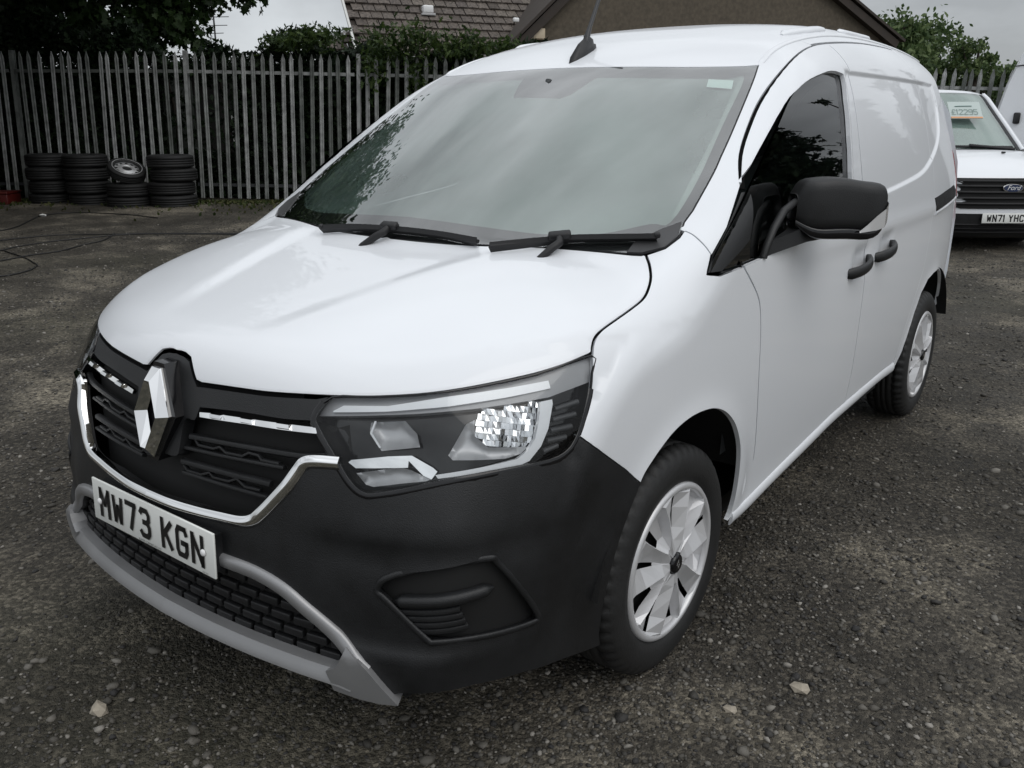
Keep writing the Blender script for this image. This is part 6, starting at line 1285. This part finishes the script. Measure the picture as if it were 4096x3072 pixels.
# ------------------------------------------------------------------ trees on the right
tl_=leaf_mat('far_tree_leaf',[(.035,.062,.024),(.075,.12,.042),(.15,.20,.08)],.6,.3)
def round_tree(s,d,h,w,lab,n=1500,cat='tree',grp='trees beyond the fence on the right',size=.24,conif=False):
    t=tag(empty('tree',place(s,d,0)),lab,cat,grp); base=S3(s,d,0); cl=[]; r2=random.Random(int(s*100+d))
    if conif:
        for k in range(9):
            f=k/8; cl.append((*(base+RT*r2.uniform(-.2,.2)*w+FW*r2.uniform(-.2,.2)*w+np.array([0,0,h*(.12+.84*f)])),w*(.62*(1-f)+.10)))
    else:
        for k in range(11): cl.append((*(base+RT*r2.uniform(-.55,.55)*w+FW*r2.uniform(-.5,.5)*w+np.array([0,0,h*r2.uniform(.40,.86)])),w*r2.uniform(.24,.42)))
        cl.append((*(base+np.array([0,0,h*.86])),w*.26))
    per=n/sum(c_[3]**2 for c_ in cl); P=cluster_pts(cl,per,.3); V,F=leaves(P,RNG.uniform(.7,1.3,len(P))*size,SPRAY if conif else OVAL,.2,.2)
    fast_mesh('crown',V,F,hg if conif else tl_,t).matrix_parent_inverse=Matrix.Translation(-t.location)
    mb=MB(); limb(mb,[base,base+np.array([.1,0,h*.4]),base+np.array([0,.1,h*.9])],.03*h,.008*h)
    for k in range(5): q=np.array(cl[k*2%len(cl)][:3]); limb(mb,[base+np.array([0,0,h*.3]),q*.5+(base+np.array([0,0,h*.5]))*.5,q],.012*h,.004*h,5)
    o=mb.build('trunk',bark,t); o.matrix_parent_inverse=Matrix.Translation(-t.location)
round_tree(17.6,42,6.15,3.9,'broad green tree just right of the gable, tallest of the row',9500)
round_tree(19.9,43,4.4,1.6,'low dark tree between the broad tree and the feathery one',3000)
round_tree(20.6,41,5.35,1.5,'feathery thin-crowned tree left of the tall white van',1500,size=.2)
round_tree(21.8,42,4.75,1.1,'small pointed tree above the fence tips',1200,size=.2)
round_tree(22.8,42,4.2,1.2,'low bush-like tree beside the tall white van',1300,size=.2)
for (s,d,h,w),lab in zip(((16,43.5,3.4,3),(19,44,3.2,2.4),(21.5,44,3.1,2.2),(24,44,4,3),(28,42,6,3.6)),('low green tree below the broad tree beside the gable','low green tree behind the fence tips, left of centre','low green tree behind the fence tips, right of centre','tree hidden behind the tall white van','tall tree beyond the tall white van')): round_tree(s,d,h,w,lab,2600)
for (s,d,h,w),lab in zip(((15,20.5,6.3,2.0),(15.6,18,7,2.1),(16.4,15.8,6.2,2.0),(17.6,13.4,7.2,2.1),(18.6,10.8,6.4,2.1),(19.4,8,7.0,2.2)),('dark conifer farthest back in the row beyond the right edge','tall dark conifer second from the back beyond the right edge','shorter dark conifer third from the back beyond the right edge','tallest dark conifer in the row beyond the right edge','dark conifer second nearest in the row beyond the right edge','dark conifer nearest the yard mouth in the row beyond the right edge')): round_tree(s,d,h,w,lab,3000,grp='conifers along the right side of the yard',size=.42,conif=True)
for (s,d,h,w),lab in zip(((-10.6,14.0,6.5,1.9),(-9.9,12.0,7.5,1.9),(-9.0,10.0,6.8,1.9),(-8.2,8.0,7.2,1.8)),('added unseen conifer at the fence corner beyond the left edge','tallest added unseen conifer beyond the left edge','added unseen conifer third along beyond the left edge','added unseen conifer nearest the camera beyond the left edge')): round_tree(s,d,h,w,lab,2600,grp='unseen conifers added to shade the left side of the yard',size=.42,conif=True)  # unseen trees added to block light and darken the left end
# overhead cable
mb=MB(); a_=S3(14.2,30,5.9); b_=S3(22,30,8.6); mb.tube([a_*(1-t)+b_*t-np.array([0,0,.35*math.sin(math.pi*t)]) for t in np.linspace(0,1,12)],.014,5); tag(mb.build('overhead_cable',cb),'thin overhead cable crossing the grey sky at top right','cable')
# ------------------------------------------------------------------ second van: white, facing us
FV=tag(empty('van',place(5.49,9.9,0)),'white van behind at the right with a price card and plate WN71 YHC','van'); FV.rotation_euler=(0,0,-YAW)
FP=[(0.06,.17),(.0,.20),(-.02,.34),(-.03,.45),(-.03,.50),(-.02,.60),(.0,.72),(.03,.825),(.06,.862),(.16,.925),(.45,1.03),(.75,1.09),(.93,1.115),(1.0,1.125),(1.35,1.42),(1.72,1.735),(1.80,1.79),(1.95,1.825),(2.4,1.85),(3.4,1.85)]
def hw(z): return float(np.interp(z,[.17,.3,.5,.85,1.0,1.12,1.4,1.75,1.85],[.84,.88,.905,.90,.885,.82,.735,.64,.585]))
def fpt(i,u,off=0):
    y,z=FP[i]; w=hw(z); k=.20 if z<.9 else (.16 if z<1.13 else .13); return (u*w,y+k*abs(u)**2.6-off,z-(.03*abs(u)**3 if z>.86 else 0))
us=np.linspace(-1,1,21)
def fband(i0,i1,name,m,off=0,u0=-1,u1=1,parent=FV,smooth=True):
    uu=[u for u in us if u0-1e-6<=u<=u1+1e-6]; V=[fpt(i,u,off) for i in range(i0,i1+1) for u in uu]; n=len(uu); mb=MB()
    mb.add(V,[(a*n+b,a*n+b+1,(a+1)*n+b+1,(a+1)*n+b) for a in range(i1-i0) for b in range(n-1)],smooth); o=mb.build(name,m,parent); return o
fband(0,3,'bumper',M['plastic']); fband(3,4,'bumper_band',M['white']); fband(4,8,'front_panel',M['white']); fband(8,12,'bonnet',M['white'],.0); fband(13,16,'windscreen_backing',mat('pale_glass_backing',(.40,.43,.42),.8),-.05)  # pale backing sheet added so the windscreen reads light
fws=fband(13,16,'windscreen',M['ws'],0); fband(13,16,'brightening_film',M['film'],-.012); fband(16,19,'roof',M['white'])  # same added pale film, veils what lies behind this glass
mb=MB(); mb.add([fpt(12,u,.0) for u in us]+[fpt(13,u,.0) for u in us],[(k,k+1,22+k,21+k) for k in range(20)],True); mb.build('cowl',M['plastic'],FV)
# sides, pillars
for sg in(1,-1):
    V=[];F=[]; L_=[fpt(i,sg) for i in range(len(FP))]; n=len(L_); V=[tuple(p) for p in L_]+[(p[0]*1.0+sg*.0,max(p[1]+.1,3.4),p[2]) for p in L_]
    V2=[]; 
    for p in L_: V2.append((sg*hw(p[2])*1.02,max(p[1]+.15,.9 if p[2]<1.1 else p[1]+.25),p[2]))
    V3=[(sg*hw(p[2])*1.02,4.3,p[2]) for p in L_]; V=[tuple(p) for p in L_]+V2+V3
    F=[(k*n+i,k*n+i+1,(k+1)*n+i+1,(k+1)*n+i) for k in range(2) for i in range(n-1)]
    mb=MB(); mb.add(V,F if sg<0 else [f[::-1] for f in F],True); mb.build('body_side',M['white'],FV)
    P=[np.array(fpt(i,sg*.97,.004)) for i in range(13,17)]; mb=MB(); mb.tube(P,[.035,.034,.032,.03],8); mb.build('pillar',M['white'],FV)
    mb=MB(); mb.add([fpt(i,sg*q,.006) for q in(.86,.95) for i in range(13,17)],[(i,i+1,5+i,4+i) for i in range(3)],True); mb.build('glass_border',M['frit'],fws)
    hl_=[(.91,5,.0),(.99,5,0),(.995,7,0),(.99,8,0),(.91,8,0)]; mb=MB(); mb.add([fpt(i,sg*u,.012) for u,i,_ in hl_],[(0,1,2,3,4)]); mb.build('headlight',M['satinrefl'],FV)
    mb=MB(); mb.box((sg*1.02,1.25,1.18),(.22,.12,.26),bev=.04); mb.build('door_mirror',M['plastic'],FV)
mb=MB(); mb.add([fpt(i,u,.005) for i in(15,16) for u in us],[(k,k+1,22+k,21+k) for k in range(20)],True); 
# grille: recess with bars, badge
gl_=[(-.80,.80),(-.70,.838),(.70,.838),(.80,.80),(.78,.60),(.55,.53),(.45,.505),(-.45,.505),(-.55,.53),(-.78,.60)]
def yf(x,z): u=min(1,abs(x)/hw(z)); return float(np.interp(z,[q[1] for q in FP[3:9]],[q[0] for q in FP[3:9]]))+.20*u**2.6
def fpoly(L,off): return [(x,yf(x,z)-off,z) for x,z in L]
mb=MB(); Lr=[tuple(p) for p in resample(np.array(gl_),.10)]; cen=(0,yf(0,.67)-.004,.67)
Lh=[(x*.5,.67+(q_-.67)*.5) for x,q_ in Lr]; nL=len(Lr); cen=(0,yf(0,.67)-.010,.67)
V=[cen]+fpoly(Lh,.010)+fpoly(Lr,.010)
mb.add(V,[(0,1+i,1+(i+1)%nL) for i in range(nL)]+[(1+i,1+nL+i,1+nL+(i+1)%nL,1+(i+1)%nL) for i in range(nL)],True); mb.build('grille',M['liner'],FV)
for z in(.565,.625,.69,.755,.81):
    xs=np.linspace(-.74,.74,17); mb=MB(); V=[]; 
    for x in xs: y=yf(x,z)-.02; V+=[(x,y,z-.010),(x,y-.022,z-.004),(x,y-.018,z+.010),(x,y+.004,z+.012)]
    mb.add(V,[(i*4+j,i*4+j+1,(i+1)*4+j+1,(i+1)*4+j) for i in range(16) for j in range(3)],False); mb.build('grille_bar',M['mesh'],FV)
for z in(.24,.28,.325):
    xs=np.linspace(-.55,.55,11); mb=MB(); V=[]
    for x in xs: y=float(np.interp(z,[.17,.2,.34],[.06,0,-.02]))+.20*(abs(x)/.88)**2.6-.004; V+=[(x,y,z-.012),(x,y-.02,z),(x,y,z+.012)]
    mb.add(V,[(i*3+j,i*3+j+1,(i+1)*3+j+1,(i+1)*3+j) for i in range(10) for j in range(2)],False); mb.build('bumper_slat',M['mesh'],FV)
def oval(name,a,b,y,m,th=.006):
    n=32; V=[(a*math.cos(2*math.pi*k/n),y,b*math.sin(2*math.pi*k/n)) for k in range(n)]+[(a*.97*math.cos(2*math.pi*k/n),y-th,b*.95*math.sin(2*math.pi*k/n)) for k in range(n)]
    mb=MB(); mb.add(V,[(k,(k+1)%n,n+(k+1)%n,n+k) for k in range(n)]+[tuple(range(n,2*n))]); o=mb.build(name,m,FV); o.location=(.09,0,.735); return o
yb=yf(.09,.735)-.04
oval('badge_rim',.115,.048,yb,M['chrome']); oval('oval_badge',.106,.041,yb-.005,mat('badge_navy',(.02,.035,.09),.25,coat=1)); 
text_mesh('badge_lettering','Ford',.075,M['screw'],FV,(.09,yb-.0125,.737),shear=.35)
np_=number_plate('WN71 YHC',FV,(.045,yf(0,.42)*0-.062,.405),.03)
for x in(-.42,.33): mb=MB(); mb.box((x,.72,1.092),(.035,.045,.02),bev=.006); mb.build('washer_jet',M['plastic'],FV)
mb=MB(); mb.tube([(-.55,1.03,1.155),(-.1,.985,1.15),(.30,1.01,1.145),(.62,1.08,1.14)],.018,6); mb.build('wiper',M['blade'],FV); mb=MB(); mb.tube([(.62,1.02,1.12),(.35,.99,1.14),(.05,.985,1.165)],.020,6); mb.build('wiper',M['blade'],FV)
mb=MB(); mb.lathe([(.20,-.09),(.29,-.10),(.315,-.07),(.32,0),(.315,.07),(.29,.10),(.20,.09)],32,Matrix.Translation((.72,.95,.315))); mb.build('wheel',M['tyre'],FV)
mb=MB(); mb.lathe([(.20,-.09),(.29,-.10),(.315,-.07),(.32,0),(.315,.07),(.29,.10),(.20,.09)],32,Matrix.Translation((-.72,.95,.315))); mb.build('wheel',M['tyre'],FV)
mb=MB(); mb.box((0,2.3,.26),(1.6,3.9,.12)); mb.build('underbody',M['liner'],FV)
mb=MB(); mb.add([(-.6,2.3,.6),(.6,2.3,.6),(.6,2.3,1.75),(-.6,2.3,1.75)],[(0,1,2,3)]); mb.build('bulkhead',M['bulk'],FV)
for x in(-.38,.38): mb=MB(); mb.box((x,2.0,1.2),(.42,.14,.75),bev=.05); mb.box((x,2.02,1.62),(.22,.09,.16),bev=.03); mb.build('seat',M['seat'],FV)
mb=MB(); mb.box((0,1.5,1.06),(1.4,.7,.08),bev=.03); mb.build('dashboard',M['cabin'],FV)
# price card leaning inside the windscreen
PC=tag(empty('price_card',place(5.62,11.28,1.575)),'price card reading 12295 pounds inside the other van windscreen','price card'); PC.rotation_euler=(math.radians(-40),0,-YAW)
mb=MB(); mb.box((0,.005,0),(.40,.006,.26)); mb.build('card',mat('white_card',(.50,.57,.55),.6),PC); mb=MB(); mb.box((0,-.001,-.115),(.39,.005,.022)); mb.build('card_stripe',mat('orange_stripe',(.70,.35,.18),.6),PC)
x=-.175; CI=mat('card_ink',(.20,.27,.25),.5)
for ch_ in '£12295':
    w_=.018 if ch_=='1' else .044
    mb=MB()
    for pl in LET[ch_]: stroke(mb,pl,.009,x-(.013 if ch_=='1' else 0),-.07,.044,.075,-.0045)
    mb.build('card_character',CI,PC); x+=w_+.016
mb=MB(); mb.tube([(-.12,-.004,.055),(-.06,-.004,.058),(.03,-.004,.060),(.09,-.004,.061)],.006,4); mb.build('card_line',mat('card_ink_light',(.2,.32,.3),.5),PC)
# ------------------------------------------------------------------ third van: tall, only its side shows at the right edge
TV=tag(empty('van',place(8.0,12.9,0)),'tall white high-roof van cut off by the right picture edge','van'); TV.rotation_euler=(0,0,-YAW-.56)
S_=[(-1.00,.25),(-1.03,.9),(-1.00,1.6),(-.93,1.95),(-.80,2.35),(-.70,2.52),(-.5,2.62),(.5,2.62),(.70,2.52),(.80,2.35),(.93,1.95),(1.0,1.6),(1.03,.9),(1.0,.25)]
mb=MB(); n=len(S_); V=[(x*.96,0,z) for x,z in S_]+[(x,.12,z) for x,z in S_]+[(x,5,z) for x,z in S_]; mb.add(V,[(k*n+i,k*n+i+1,(k+1)*n+i+1,(k+1)*n+i)[::-1] for k in range(2) for i in range(n-1)]+[tuple(range(n))],True)
o=mb.build('body',M['white'],TV); o.modifiers.new('e','EDGE_SPLIT').split_angle=math.radians(40)
mb=MB(); mb.tube([(-.84,-.008,2.20),(-.5,-.012,2.24),(.5,-.012,2.24),(.84,-.008,2.20)],.008,6); mb.tube([(0,-.012,.5),(0,-.012,2.24)],.008,6); mb.build('panel_seam',M['rubber'],TV)
mb=MB(); mb.box((-.72,-.02,1.48),(.09,.06,.16),bev=.02); mb.build('door_hinge',M['plastic'],TV)
mb=MB(); mb.box((0,-.05,.42),(1.9,.14,.22),bev=.03); mb.build('bumper',M['plastic'],TV)
for x in(-.8,.8): mb=MB(); mb.lathe([(.20,-.09),(.30,-.10),(.335,-.07),(.34,0),(.335,.07),(.30,.10),(.20,.09)],28,Matrix.Translation((x,1.0,.335))); mb.build('wheel',M['tyre'],TV)
